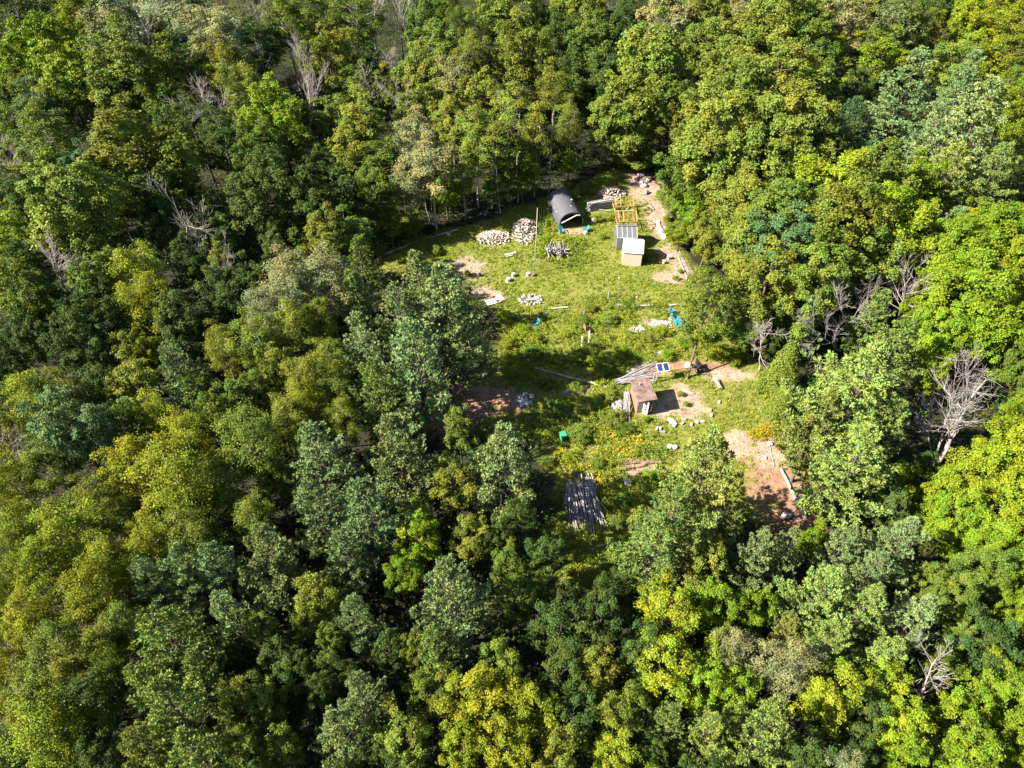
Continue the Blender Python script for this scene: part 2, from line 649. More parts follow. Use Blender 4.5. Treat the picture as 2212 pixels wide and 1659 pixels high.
def pine(seed, dia=6.5, h=15.0, base=0.22, gap=0.70, needle=0.30):
    """white pine: whorls of level boughs with upswept tips, tufts of needles along the twigs"""
    g = np.random.default_rng(seed)
    R = dia / 2
    a = Acc()
    tz = np.linspace(-0.3, h * 0.99, 9)
    wb = np.stack([0.12 * np.sin(tz * 0.5 + seed), 0.12 * np.cos(tz * 0.43 + seed), tz], 1)
    a.tube(wb, np.linspace(0.21, 0.025, 9), 6)
    tufts, tdir, tcol = [], [], []
    z = base * h
    ph0 = g.uniform(0, 6)
    while z < h * 0.985:
        t = (z / h - base) / (1 - base)
        prof = (1 - t) ** 0.62 * min(1.0, 0.62 + t * 1.7)
        prof *= g.uniform(0.74, 1.16)
        nbr = int(g.integers(4, 6)) if t < 0.9 else 5
        ph0 += 0.9
        for kx in range(nbr):
            az = ph0 + kx * 2 * math.pi / nbr + g.uniform(-0.35, 0.35)
            Lb = max(R * prof * g.uniform(0.5, 1.3), 0.28)
            rise = math.radians(8 + 38 * t) + g.uniform(-0.12, 0.12)
            dirh = np.array([math.cos(az), math.sin(az), 0])
            p0 = np.array([np.interp(z, tz, wb[:, 0]), np.interp(z, tz, wb[:, 1]), z + g.uniform(-0.2, 0.2)])
            s = np.linspace(0, 1, 6)
            pts = p0 + dirh * (s * Lb * math.cos(rise))[:, None] + np.array([0, 0, 1]) * (s * Lb * math.sin(rise) * 0.6 + 0.22 * Lb * s ** 2.4)[:, None]
            side = np.array([-math.sin(az), math.cos(az), 0])
            pts = pts + side * (0.08 * Lb * g.normal() * s ** 2)[:, None]
            a.tube(pts, np.linspace(0.055 * (1.1 - t), 0.012, 6), 3)
            bt = tint_of(1, g, 0.12, 0.10)[0]
            ntw = max(4, int(Lb * 5.2))
            for q in range(ntw):
                f = 0.30 + 0.70 * (q + g.uniform(0.2, 0.9)) / ntw
                c = np.array([np.interp(f, s, pts[:, i]) for i in range(3)])
                sgn = 1 if q % 2 else -1
                tl = (1.05 - f) * Lb * 0.44 * g.uniform(0.6, 1.2) + 0.15
                td = nrm(dirh * g.uniform(0.7, 1.1) + side * sgn * g.uniform(0.4, 0.85) + np.array([0, 0, g.uniform(0.05, 0.45)]))
                nt_ = max(1, int(tl / 0.26))
                for w in range(nt_):
                    tufts.append(c + td * tl * (w + 1) / nt_ + g.normal(size=3) * 0.04)
                    tdir.append(nrm(td + np.array([0, 0, 0.35])))
                    tcol.append(bt)
            for w in range(2):
                tufts.append(pts[-1] + (pts[-1] - pts[-2]) * 0.2 * w)
                tdir.append(nrm(pts[-1] - pts[-2] + np.array([0, 0, 0.15])))
                tcol.append(bt * 1.1)
        z += gap * g.uniform(0.8, 1.2) * (1.0 - 0.3 * t)
    T = np.array(tufts)
    D = np.array(tdir)
    tc = np.array(tcol) * tint_of(len(T), g, 0.2, 0.10)
    nb = 15
    n = len(T) * nb
    dd = nrm(np.repeat(D, nb, 0) * 0.75 + g.normal(size=(n, 3)) * 0.62)
    P = np.repeat(T, nb, 0)
    ln = needle * g.uniform(0.6, 1.15, n)[:, None]
    wv = nrm(np.cross(dd, g.normal(size=(n, 3)))) * (0.042 * needle / 0.30)
    V = np.empty((n, 4, 3))
    V[:, 0] = P - wv * 0.5
    V[:, 1] = P + dd * ln * 0.5 - wv
    V[:, 2] = P + dd * ln
    V[:, 3] = P + dd * ln * 0.5 + wv
    tint = np.repeat(np.repeat(tc, nb, 0) * tint_of(n, g, 0.15, 0.05), 4, 0)
    crown = mesh_np('crown', V.reshape(-1, 3), np.arange(n * 4).reshape(n, 4), M_NEEDLE, tint)
    return a.mesh('trunk', M_BARK), crown, dia, h, h * (0.5 + base * 0.5)


def cedar(seed, dia=3.2, h=6.0):
    g = np.random.default_rng(seed)
    n = 900
    t = g.uniform(0, 1, n) ** 0.8
    ph = g.uniform(0, 2 * math.pi, n)
    r = (1 - t) ** 0.75 * dia / 2 * g.uniform(0.55, 1.05, n) * (1 + 0.16 * np.sin(ph * 4 + t * 9))
    C = np.stack([np.cos(ph) * r, np.sin(ph) * r, 0.25 + t * (h - 0.25)], 1)
    nl = 20
    N_ = n * nl
    P = np.repeat(C, nl, 0) + g.normal(size=(N_, 3)) * np.array([0.14, 0.14, 0.2])
    outw = np.repeat(np.stack([np.cos(ph), np.sin(ph), 0.6 + 0 * ph], 1), nl, 0)
    V, F = leaf_quads(P, nrm(outw + g.normal(size=(N_, 3)) * 0.5), 0.10 * g.uniform(0.6, 1.2, N_), g, 0.5)
    tint = np.repeat(np.repeat(tint_of(n, g, 0.2, 0.12), nl, 0), 4, 0)
    a = Acc()
    a.tube([(0, 0, -0.2), (0, 0, h * 0.5), (0, 0, h * 0.95)], [0.10, 0.06, 0.02], 5)
    return a.mesh('trunk', M_BARK), mesh_np('crown', V, F, M_LEAF, tint), dia, h, h * 0.45


PROTO = {
    # dense maples, big and small
    'M': [broadleaf(11 + i, 8.4, 14.0, 0.26, 66, 30, 16, 0.118, 1.0, 0.215, 0.5, clump=0.25) for i in range(6)],
    'm': [broadleaf(31 + i, 4.6, 10.0, 0.26, 42, 20, 17, 0.085, 0.95, 0.25, 0.4, 0.09, clump=0.205) for i in range(6)],
    # birch and aspen: loose, taller than wide
    'B': [broadleaf(51 + i, 4.4, 11.5, 0.28, 52, 16, 18, 0.070, 1.15, 0.235, 0.15, 0.08, M_PALEBARK, clump=0.26) for i in range(6)],
    'A': [broadleaf(71 + i, 6.0, 16.0, 0.32, 56, 20, 16, 0.098, 1.15, 0.21, 0.2, 0.13, M_PALEBARK, clump=0.28) for i in range(4)],
    # forest edge trees: crown high on a long pale stem
    'H': [broadleaf(91 + i, 5.0, 16.0, 0.40, 28, 22, 15, 0.105, 1.1, 0.26, 0.2, 0.11, M_PALEBARK, clump=0.34) for i in range(4)],
    # saplings and shrubs
    's': [broadleaf(111 + i, 2.4, 3.2, 0.04, 18, 16, 14, 0.075, 1.0, 0.36, 0.5, 0.035, clump=0.26) for i in range(4)],
    'P': [pine(131 + i, 6.6, 13.5) for i in range(5)],
    'p': [pine(151 + i, 4.2, 10.0, 0.12, 0.48, 0.25) for i in range(3)],
    'C': [cedar(171)],
}
print('PROTO faces', {k: [len(p[1].polygons) for p in v] for k, v in PROTO.items()})
PXC = [0, 0, 0]

COLR = {  # leaf colours
    'g': ((0.095, 0.138, 0.020), 'green'),
    'l': ((0.140, 0.200, 0.012), 'lime green'),
    'o': ((0.122, 0.150, 0.020), 'olive'),
    'y': ((0.160, 0.190, 0.012), 'yellow-green'),
    'd': ((0.055, 0.088, 0.018), 'dark green'),  # also on small maples added below the pole pile to darken the opening
    'w': ((0.185, 0.195, 0.080), 'pale olive'),
    't': ((0.080, 0.135, 0.048), 'blue-green'),
    'k': ((0.138, 0.172, 0.024), 'light green'),
    's': ((0.165, 0.225, 0.080), 'silvery blue-green'),
    'n': ((0.175, 0.228, 0.050), 'soft green'),
}
KIND = {'M': ('maple_tree', 'maple'), 'm': ('maple_tree', 'maple'), 'B': ('birch_tree', 'birch'), 'A': ('aspen_tree', 'aspen'),
        'H': ('edge_tree', 'tall thin-stemmed tree'), 's': ('shrub', 'shrub'), 'P': ('pine_tree', 'pine'), 'p': ('pine_tree', 'pine'),
        'C': ('cedar_tree', 'cedar')}
GROUP = {'maple_tree': 'maples of the surrounding wood', 'birch_tree': 'birches of the young thicket', 'aspen_tree': 'aspens of the wood',
         'edge_tree': 'tall stems along the wood edge', 'shrub': 'shrubs and saplings in the clearing', 'pine_tree': 'white pines of the wood', 'cedar_tree': 'small cedars'}

# u v crown-width kind colour  (reading grid)
TREES = """
30 28 90 A d|100 15 84 m g|170 36 100 M y|112 118 130 M l|160 190 128 M y|28 150 88 M k|20 240 110 M k|100 245 74 A t
277 78 133 A w|377 38 140 A w|467 84 120 A w|240 30 90 A d|293 170 150 M k|248 225 90 M t|400 145 84 A d|483 158 96 A o|520 208 88 A o
325 120 80 A o|600 250 120 M l|700 128 100 M o|717 262 84 m k|283 333 180 M o|150 338 64 m y|100 300 100 A o|190 378 88 M t
160 460 185 M k|95 425 90 m o|33 445 84 M d|20 520 74 m l|550 338 100 M g|567 430 125 M d|683 448 96 M d|700 520 96 M o
620 60 90 A o|560 95 80 A d|430 290 100 M d|350 250 90 M g|480 300 80 A d|60 200 70 M k|330 440 90 M d|250 440 90 m k|60 580 80 M d
757 48 92 A g|690 40 90 A o|925 44 86 M g|937 118 98 M k|1000 62 60 A o|925 182 105 M k|1020 132 74 A o|1105 42 110 M o|1120 130 112 M o
1257 38 100 M o|1270 105 96 M g|1337 62 86 M d|1430 44 115 M w|1405 150 155 M k|1365 240 135 M k|1437 228 104 M g|1303 310 62 m w|1377 332 84 M k
777 270 94 m k|767 332 86 m k|817 360 80 m g|812 425 76 m g|905 240 88 M k|977 270 86 M k|1037 235 96 M k|1060 312 86 H k|930 355 92 H w|895 300 80 H w
1027 300 74 H k|1117 250 90 H k|1120 342 78 H k|1197 190 66 H o|1157 300 60 H o|880 400 66 H w|757 430 88 m d|760 510 80 m g|1130 385 62 m k|1000 380 66 H k
1210 95 90 M d|1180 50 80 M o|980 190 80 A w|1240 190 80 M d|1300 190 84 M d|1075 400 56 m k|840 470 66 m k|880 480 62 s k
1508 34 100 M o|1568 28 92 M w|1508 116 92 M g|1675 40 138 M k|1592 120 130 M k|1758 88 104 M k|1815 48 100 A w|1925 56 100 P s|1885 122 92 m y
2008 92 62 p y|2085 48 82 M l|2155 16 70 M y|2125 82 76 m y|2188 62 66 m y|2058 142 86 m o|2135 152 86 m y|2190 132 66 m o|2175 235 100 m y|2192 322 88 m y
1965 60 70 M g|2020 20 70 M d|1740 30 80 M k|1860 20 80 M o|1600 60 90 M w
1568 225 165 M k|1680 190 150 M k|1560 325 165 M k|1690 280 165 M k|1640 375 140 M k|1512 380 110 M g|1760 190 110 M g|1500 260 90 M k
1830 285 90 P t|1700 468 150 M k|1792 420 150 M l|1872 400 145 M k|1790 505 165 M k|1902 480 145 M l|1960 425 105 M l|1780 330 110 M d
1508 440 84 m l|1470 505 60 m l|1455 425 62 m k|1532 500 92 M k|1680 545 140 M t|1760 565 130 M k|1880 560 110 M k|1600 450 120 M k|1610 530 110 M k|1960 500 90 M l
1950 215 135 P s|2090 290 170 P s|2010 300 100 P s|2030 400 110 P n|2130 400 110 P n|2040 522 74 p s|2105 492 64 m y|2190 200 70 m o|2080 180 80 P s|2170 400 70 P d
2062 560 130 M l|2142 530 130 M l|2195 620 125 M l|2085 650 150 M l|2030 722 108 M l|2150 735 130 M l|2200 510 90 M l|2010 640 90 M l|2200 780 80 M g
2140 1000 160 M l|2085 1055 130 M l|2205 950 80 M l|2170 1095 150 M l|2060 1140 110 M l|2205 1180 110 M l|2130 1165 110 M l
1660 622 155 M k|1622 690 108 M g|1750 640 120 M k|1690 690 90 M d|1735 708 76 p s|1692 800 70 C o|1688 868 50 C o|1650 740 60 m d
1830 875 215 P n|1895 945 140 P n|1830 1020 170 P n|1920 770 130 P n|1760 930 130 P n|1880 700 90 P n
1515 1040 190 P n|1450 1130 130 P n|1570 1150 80 p n
960 690 190 P s|870 720 150 P s|900 800 180 P s|1000 740 130 P s|790 760 120 P s|820 860 120 P n|905 630 100 p s|785 590 84 p n|770 660 84 p n
40 640 108 M o|200 622 108 M g|310 600 98 B y|322 660 82 B y|490 640 84 M d|560 620 84 M d|165 742 108 M d|85 856 98 B y|150 850 80 B o|60 740 80 M d
277 765 70 m k|292 832 96 m k|335 770 55 m y|395 825 118 P s|480 760 68 B o|617 602 92 B w|700 600 98 B w|570 740 90 B o|650 720 92 B o|693 700 62 B y
685 820 96 B o|610 792 80 m k|565 850 76 m g|672 872 80 B y|160 935 138 M t|40 930 98 B o|283 920 90 m g|400 945 88 B y|533 970 118 B o|612 920 88 B o
283 1030 108 B y|383 1035 138 B y|117 1022 90 B o|30 1030 90 B y|440 860 80 m g|350 900 70 B y|640 660 80 B w|560 680 80 B w|230 700 90 M d|390 690 90 m d|250 860 70 m d
720 770 70 B o|730 840 70 B o|470 900 70 m g|420 1110 90 B y|220 1080 90 B o|480 1050 100 B o|590 1040 80 m g|550 1120 80 B o
690 1000 140 P s|860 990 160 P s|790 1120 145 P s|690 1110 130 P s|1085 1010 160 P s|985 1050 90 m k|590 1215 140 P s|480 1240 120 P s|345 1270 110 P s|420 1250 120 P s|750 1210 110 P s
33 1140 108 B y|150 1150 118 B y|240 1190 90 B y|327 1160 90 B y|433 1170 98 B o|20 1222 80 B o|100 1242 100 B y|70 1340 100 B y|190 1312 108 B y|240 1262 88 B y
133 1420 110 B o|205 1400 90 B o|33 1430 80 B y|90 1500 100 B o|167 1480 88 B o|90 1602 140 B y|215 1545 110 B d|150 1590 108 B y|240 1625 90 m d|30 1560 80 B o|270 1350 80 B o|20 1640 80 B d
380 1395 175 P n|395 1545 180 P n|450 1470 110 P n|330 1490 110 P n|500 1340 100 P s|440 1640 140 P n|330 1620 120 P n
690 1290 90 m k|580 1370 60 m o|660 1350 54 m o|520 1510 90 m o|590 1535 72 m o|600 1430 80 m d|650 1440 70 m d|540 1620 90 m o
735 1590 120 P s|900 1178 80 m l|860 1248 62 m l|975 1300 175 P s|940 1420 110 P n|893 1415 60 m o|775 1345 98 P s|785 1510 115 P s|1050 1500 120 m y|1140 1520 108 m y|940 1515 78 m o|890 1605 104 m o
1110 1312 72 m g|1170 1215 70 m d|1215 1290 60 m d|1310 1290 60 m d|1365 1260 70 m d|1160 1290 62 m g|1200 1370 108 m d|1280 1335 90 m d|1095 1420 74 m k|1300 1465 88 m o|1335 1550 98 m o|1210 1455 90 m d|1230 1550 90 m d|1000 1610 90 m y|1100 1620 100 m y|1200 1630 90 m o|1320 1635 90 m y
1410 1190 140 P n|1480 1200 100 P n|1420 1335 120 m y|1430 1450 116 m l|1440 1570 96 P n|1380 1400 90 m d|1490 1320 80 m l
1625 1210 100 P s|1690 1200 84 P s|1810 1195 96 P s|1925 1190 126 P s|1760 1300 136 P n|1850 1330 126 P n|1960 1350 118 P s|1780 1400 116 P n|1900 1430 106 P n|1745 1180 50 m l|1870 1250 100 P s
1540 1235 80 m k|1548 1295 88 m l|1620 1330 68 m l|1552 1385 70 m o|1600 1430 78 B w|1685 1460 104 B w|1525 1465 98 m l|1600 1520 80 m l|1690 1370 70 P n
1775 1520 116 m y|1910 1490 86 m l|2160 1215 116 M l|2090 1225 98 M g|2190 1330 82 M l|2130 1400 108 m d|2170 1492 98 m l|2190 1580 98 m l|2060 1300 90 M g|2040 1450 70 m g
1925 1575 108 m l|2030 1575 108 m l|2085 1630 108 m l|1640 1590 165 P n|1520 1590 112 P n|1810 1640 62 B w|1850 1560 80 m d|1740 1610 90 m d|2110 1540 80 m l|1975 1640 80 m l
"""
CLEAR_PLANTS = """
1525 655 105 m g 13.0 1484 818|963 413 74 m l 7|1230 352 46 m l 6|1265 405 54 s t|1240 420 40 s g|1172 520 34 s k|1170 480 30 s g|1300 510 24 s l
1240 465 26 s k|1225 400 40 s g|940 540 40 s g|930 580 34 s g|1010 590 24 s g|1170 545 30 s k|1260 690 44 s g|1275 665 40 s g|1315 690 54 s g|1400 730 44 s g|1290 740 40 s g
1250 770 60 s t|1290 780 66 s k|1200 770 54 s g|1150 760 54 s d|1130 710 44 s k|1090 680 50 s k|1100 740 50 s y|1180 820 60 s g|1240 835 50 s g|1310 800 44 s g|1260 885 70 s g
1200 880 60 s d|1310 850 50 s g|1320 905 70 s g|1250 935 80 s d|1290 1000 50 s g|1230 985 44 s l|1420 1075 44 s g|1405 1030 50 s l|1470 850 20 s g|1482 872 20 s g|1345 925 50 s d
1395 905 24 s l|1440 765 44 s l|1550 760 50 s y|1590 770 60 s y|1530 725 54 s k|1480 740 44 s k|1430 715 40 s k|1340 760 50 s y|1220 720 40 s y|1160 730 40 s y
1460 600 20 s k|1470 585 16 s k|1425 420 36 s l|1440 470 26 s k|1335 450 24 s k|1320 470 24 s y|1290 470 36 s g|1280 445 26 s g|880 500 54 s k|820 540 50 s g
1760 1150 40 s l|1730 1000 40 s l|1700 900 40 s y|1345 1080 60 s d|1330 1130 50 s d|1180 1000 50 s d|1080 925 30 s d|1395 560 18 s t|1640 840 30 s g|1305 1225 40 s d|1260 1260 40 s g|1340 1260 40 s d|1175 1240 50 s d
"""

copies = {}


def put_tree(kind, colr, u, v, wpx, h=None, base=None, free=True):
    fam = PROTO[kind]
    i = int(rng.integers(len(fam)))
    tm, cm, d0, h0, zc0 = fam[i]
    dist = 60.0
    for _ in range(4):
        D = wpx * dist / FPX
        if h is None:
            hh = {'M': 5.5 + 1.1 * D, 'm': 6.0 + 0.9 * D, 'B': 6.5 + 1.15 * D, 'A': 8 + 1.15 * D, 'H': 12.0 + 0.6 * D, 's': 0.35 + 0.5 * D,
                  'P': 5.0 + 1.15 * D, 'p': 4.0 + 1.4 * D, 'C': 1.2 + 1.4 * D}[kind]
            hh = min(hh, 22.0)
        else:
            hh = h
        p = at(u, v, zc0 / h0 * hh)
        if kind in 'MmBAH' and free:             # stems stay out of the clearing
            while hh > 4.5 and poly_dist(p[:1], p[1:2], CLEAR)[0] > -1.2:
                hh *= 0.9
                p = at(u, v, zc0 / h0 * hh)
        dist = to_px(p)[2]
    sxy, sz = D / d0, hh / h0
    nm, noun = KIND[kind]
    x, y = p[0], p[1]
    root = empty(nm, (x, y, 0), rng.uniform(0, 6.28))
    ax_ = rng.uniform(0.86, 1.16)
    root.scale = (sxy * ax_, sxy / ax_, sz)
    if kind in 'MmBA' and base is None:
        root.rotation_euler = (rng.uniform(-0.09, 0.09), rng.uniform(-0.09, 0.09), rng.uniform(0, 6.28))
    if base is not None:                     # a leaning stem
        b = at(*base)
        root.location = V3(b)
        ax = Vector((p[0] - b[0], p[1] - b[1], p[2]))
        root.rotation_euler = ax.to_track_quat('Z', 'X').to_euler()
    key = (kind, i)
    for nmc, me in (('trunk', tm), ('crown', cm)):
        k2 = (key, nmc)
        if k2 not in copies:
            o = bpy.data.objects.new(nmc, me)
            copies[k2] = o
        else:
            o = copies[k2].copy()
        o.parent = root
        COL.objects.link(o)
        if nmc == 'crown':
            c = np.array(COLR[colr][0]) * rng.uniform(0.85, 1.15) * (1 + np.array([1, 0, -0.5]) * rng.uniform(-0.12, 0.12))
            o.color = (*c, 1)
    root['_t'] = [float(u), float(v), float(wpx), float(D), float(hh)]
    root['_k'] = kind + colr
    return root


tree_roots = []
discs = []
for blk in TREES.replace('\n', '|').split('|'):
    q = blk.split()
    if len(q) < 5:
        continue
    u, v, w = map(float, q[:3])
    if v < 720 and q[3] in 'MAmB':
        w *= 1.10
    w *= {'P': 1.2, 'p': 1.1}.get(q[3], 1.12)
    tree_roots.append(put_tree(q[3], q[4], u, v, w))
    discs.append((u, v, w))
n_listed = len(tree_roots)

# young trees that close the gaps of the canopy
DA = np.array(discs + [(665, 200, 90), (815, 70, 34), (868, 90, 34), (400, 510, 80), (2080, 900, 170), (2150, 820, 120), (855, 260, 50), (480, 290, 80), (1830, 690, 90), (1950, 640, 70)])
gq = np.random.default_rng(99)
fillers = 0
for _ in range(6000):
    if fillers >= 80:
        break
    u, v = gq.uniform(-40, 2250), gq.uniform(-10, 1700)
    g0 = at(u, v + 26)
    if poly_dist(np.array([g0[0]]), np.array([g0[1]]), CLEAR)[0] > -1.5:
        continue
    g1 = at(u, v, 7)
    if poly_dist(np.array([g1[0]]), np.array([g1[1]]), CLEAR)[0] > -1.5:
        continue
    dd = np.hypot(DA[:, 0] - u, DA[:, 1] - v)
    if (dd < DA[:, 2] * 0.5 + 16).any():
        continue
    j = np.argsort(dd)[:4]
    src = [r for r in j if r < len(tree_roots)]
    kc = tree_roots[int(gq.choice(src))]['_k']
    kind = {'M': 'm', 'P': 'm', 'p': 'm', 'A': 'B', 'H': 'B', 's': 'm', 'C': 'm'}.get(kc[0], kc[0])
    colr = kc[1] if kc[1] not in 'sn' else 'd'
    w = gq.uniform(60, 80)
    tree_roots.append(put_tree(kind, colr, u, v, w))
    DA = np.vstack([DA, (u, v, w)])
    fillers += 1

for blk in CLEAR_PLANTS.replace('\n', '|').split('|'):
    q = blk.split()
    if len(q) < 5:
        continue
    u, v, w = map(float, q[:3])
    hh = float(q[5]) if len(q) > 5 else None
    if q[3] == 's':
        w *= 0.66
    tree_roots.append(put_tree(q[3], {'g': 'k', 'k': 'l', 'd': 'g', 't': 'g'}.get(q[4], q[4]) if q[3] == 's' else q[4], u, v, w, hh, (float(q[6]), float(q[7])) if len(q) > 7 else None, False))
    tree_roots[-1]['_c'] = 1
print('TREES', n_listed, 'fill', fillers, 'all', len(tree_roots))

# ------------------------------------------------------------------ dead trees


def dead_tree(base, axis_pts, limbs, seed, spread=0.6, r0=0.16, label='', twig=1.0, mat=None, up=0.25, reach=1.0, group='bare dead trees'):
    """base point, list of further axis points (world), number of main limbs; trunk and branches are two parts"""
    g = np.random.default_rng(seed)
    base = np.array(base, float)
    ax = np.array([base] + [np.array(p, float) for p in axis_pts])
    t = np.linspace(0, 1, 10)
    seg = np.concatenate([[0], np.cumsum(np.linalg.norm(np.diff(ax, axis=0), axis=1))])
    Ltot = seg[-1]
    seg /= Ltot
    P = np.stack([np.interp(t, seg, ax[:, i]) for i in range(3)], 1)
    P[1:-1] += g.normal(size=(8, 3)) * Ltot * 0.008
    tr, br = Acc(), Acc()
    R = np.linspace(r0, r0 * 0.16, 10)
    tr.tube(P - base, R, 7)

    def grow(p, d, L, r, lev):
        n = 5
        pts = [p]
        for i in range(n):
            d = nrm(d + g.normal(size=3) * 0.075 + np.array([0, 0, up * 0.2]))
            pts.append(pts[-1] + d * L / n)
        pts = np.array(pts)
        br.tube(pts, np.linspace(r, max(r * 0.3, 0.008), n + 1), 4 if lev < 2 else 3)
        if lev >= 3:
            return
        k = int(max(2, L * (2.6 if lev else 2.2) * twig))
        k = min(k, 9)
        for i in range(k):
            f = g.uniform(0.25, 0.98)
            q = np.array([np.interp(f, np.linspace(0, 1, n + 1), pts[:, j]) for j in range(3)])
            dd = nrm(d + g.normal(size=3) * spread)
            grow(q, dd, L * g.uniform(0.32, 0.55) * (1.15 - 0.4 * f), max(r * 0.5, 0.012), lev + 1)
    axis_d = nrm(ax[-1] - ax[0])
    for i in range(limbs):
        f = g.uniform(0.3, 0.97) if i else 0.97
        p = np.array([np.interp(f, t, P[:, j]) for j in range(3)]) - base
        dd = nrm(axis_d * 0.8 + g.normal(size=3) * spread * 1.15 + np.array([0, 0, up]))
        grow(p, dd, Ltot * reach * g.uniform(0.2, 0.36) * (1.2 - 0.45 * f), min(np.interp(f, t, R) * 0.55, 0.10), 1)
    m = mat or M_DEADWOOD
    root = empty('dead_tree', V3(base))
    part('trunk', tr.mesh('trunk', m), root)
    part('branches', br.mesh('branches', m), root)
    return tag(root, label, 'dead tree', group)


def D(bu, bv, pts, limbs, seed, label, **k):
    dead_tree(at(bu, bv), [at(*p) for p in pts], limbs, seed, label=label, **k)


D(1988, 1060, [(2035, 990, 5), (2075, 900, 9.5), (2130, 820, 13.5)], 9, 1, 'big leaning grey dead tree with two limbs at the right edge', r0=0.34, spread=0.42, reach=1.55, twig=1.2)
D(1990, 1055, [(2030, 960, 6), (2060, 860, 11)], 8, 21, 'slimmer grey dead stem forking beside the big leaning dead tree', r0=0.2, spread=0.45, reach=1.5)
D(675, 300, [(672, 240, 6), (662, 150, 12.5)], 13, 2, 'bare fan-shaped dead tree standing among the maples at upper left', r0=0.2, spread=0.32, up=0.4, reach=1.7)
D(592, 240, [(580, 190, 6), (566, 140, 11)], 6, 3, 'thin bare dead tree left of the fan-shaped dead tree', spread=0.35, up=0.4)
D(527, 370, [(500, 310, 6), (435, 215, 14)], 12, 4, 'grey dead tree leaning left, in the dark gap at upper left', spread=0.4, reach=1.2)
D(470, 345, [(458, 300, 5), (432, 240, 11)], 5, 5, 'slender dead stem just left of the left-leaning dead tree', r0=0.1, spread=0.35)
D(815, 150, [(808, 70, 8), (798, 0, 15)], 9, 6, 'tall bare dead tree at the top edge, left one of a pair', r0=0.22, spread=0.34, up=0.4, reach=1.5)
D(874, 178, [(868, 80, 9), (863, 2, 16)], 9, 7, 'tall bare dead tree at the top edge, right one of a pair', r0=0.22, spread=0.3, up=0.4, reach=1.5)
D(900, 70, [(900, 30, 12), (905, 2, 15)], 6, 8, 'small dead treetop at the top edge right of the tall dead pair', r0=0.12, spread=0.4)
D(785, 255, [(785, 220, 5), (788, 160, 10)], 11, 9, 'low twiggy dead tree below the tall dead pair', r0=0.12, spread=0.55, twig=1.3)
D(850, 205, [(848, 170, 6), (846, 130, 10)], 12, 10, 'bushy grey dead crown under the tall dead pair', r0=0.12, spread=0.55, twig=1.4)
D(857, 345, [(858, 280, 6), (860, 190, 13)], 12, 11, 'slim grey dead tree with short twigs left of the clearing edge', r0=0.13, spread=0.6)
D(430, 600, [(412, 520, 8), (372, 425, 16)], 8, 12, 'white-barked dying tree with forked top at left', r0=0.2, spread=0.45, mat=M_PALEBARK)
D(455, 630, [(450, 600, 6), (445, 575, 9)], 9, 13, 'pale dead treetop with level limbs below the white-barked dying tree', r0=0.14, spread=0.9, up=0.0, mat=M_PALEBARK)
D(510, 640, [(500, 590, 6), (488, 545, 10)], 7, 14, 'thin dark dead tree right of the pale dead treetop', r0=0.1, spread=0.5)
D(155, 672, [(135, 615, 7), (115, 565, 12)], 9, 15, 'grey dead tree with long limbs near the left edge', r0=0.16, spread=0.6)
D(40, 420, [(36, 380, 6), (30, 330, 10)], 14, 16, 'grey twiggy dead tree at the left edge', r0=0.12, spread=0.6, twig=1.4)
D(290, 292, [(285, 275, 5), (280, 250, 8)], 11, 17, 'grey dead branches above the round olive maple at upper left', r0=0.1, spread=0.8)
D(328, 130, [(325, 115, 12), (320, 92, 15)], 6, 18, 'white dead limbs in the pale aspen crown at upper left', r0=0.12, spread=0.9, mat=M_PALEBARK)
D(585, 122, [(565, 70, 8), (540, 0, 15)], 7, 19, 'white-stemmed dead birch at the top edge', r0=0.15, spread=0.4, mat=M_PALEBARK)
D(470, 118, [(468, 90, 12), (466, 50, 17)], 7, 20, 'white dead treetop among the grey-green aspens', r0=0.12, spread=0.6, mat=M_PALEBARK)
D(1975, 1540, [(1990, 1495, 4), (2025, 1420, 8)], 13, 22, 'fan of grey dead branches at lower right', r0=0.15, spread=0.5, twig=1.2)
D(1815, 760, [(1790, 735, 6), (1745, 715, 8)], 9, 23, 'grey dead tree leaning left behind the right-hand pines', r0=0.16, spread=0.5)
D(1838, 745, [(1828, 705, 6), (1815, 668, 10)], 8, 24, 'thin upright dead tree, middle of the row behind the pines', r0=0.12, spread=0.45)
D(1868, 735, [(1873, 680, 6), (1876, 615, 11)], 10, 25, 'bare upright dead tree right in the row behind the pines', r0=0.14, spread=0.42)
D(1935, 705, [(1950, 650, 6), (1972, 580, 12)], 14, 26, 'pale dead tree leaning against the lime maple at right', r0=0.17, spread=0.42)
D(1640, 800, [(1645, 750, 4), (1655, 705, 8)], 12, 27, 'low dead tree beside the yellow-green cedar', r0=0.1, spread=0.7, twig=1.3)
D(1740, 820, [(1745, 790, 3), (1760, 755, 5)], 10, 28, 'tangle of grey dead twigs right of the cedar', r0=0.08, spread=0.8, up=0.0)
D(1430, 75, [(1405, 45, 10), (1398, 5, 15)], 6, 29, 'white forked dead treetop at the top edge right of centre', r0=0.13, spread=0.5, mat=M_PALEBARK)
D(1480, 265, [(1500, 240, 5), (1520, 205, 9)], 9, 30, 'dark bare tree in the gap between the big maples', r0=0.1, spread=0.6)
D(20, 1530, [(25, 1500, 5), (28, 1450, 8)], 6, 31, 'small grey dead twigs at the lower left edge', r0=0.07, spread=0.6)
D(25, 1010, [(25, 990, 6), (30, 965, 9)], 10, 32, 'bare twig crown at the left edge below the middle', r0=0.09, spread=0.7)
D(560, 780, [(545, 760, 5), (530, 735, 8)], 9, 33, 'grey bare tree in the gap left of the birches', r0=0.09, spread=0.7)
D(1100, 350, [(1092, 280, 8), (1080, 230, 13)], 5, 34, 'pale bare stem leaning left behind the firewood heaps', r0=0.11, spread=0.4, mat=M_PALEBARK)

# bare pale stems that stand at the wood edge behind the clearing


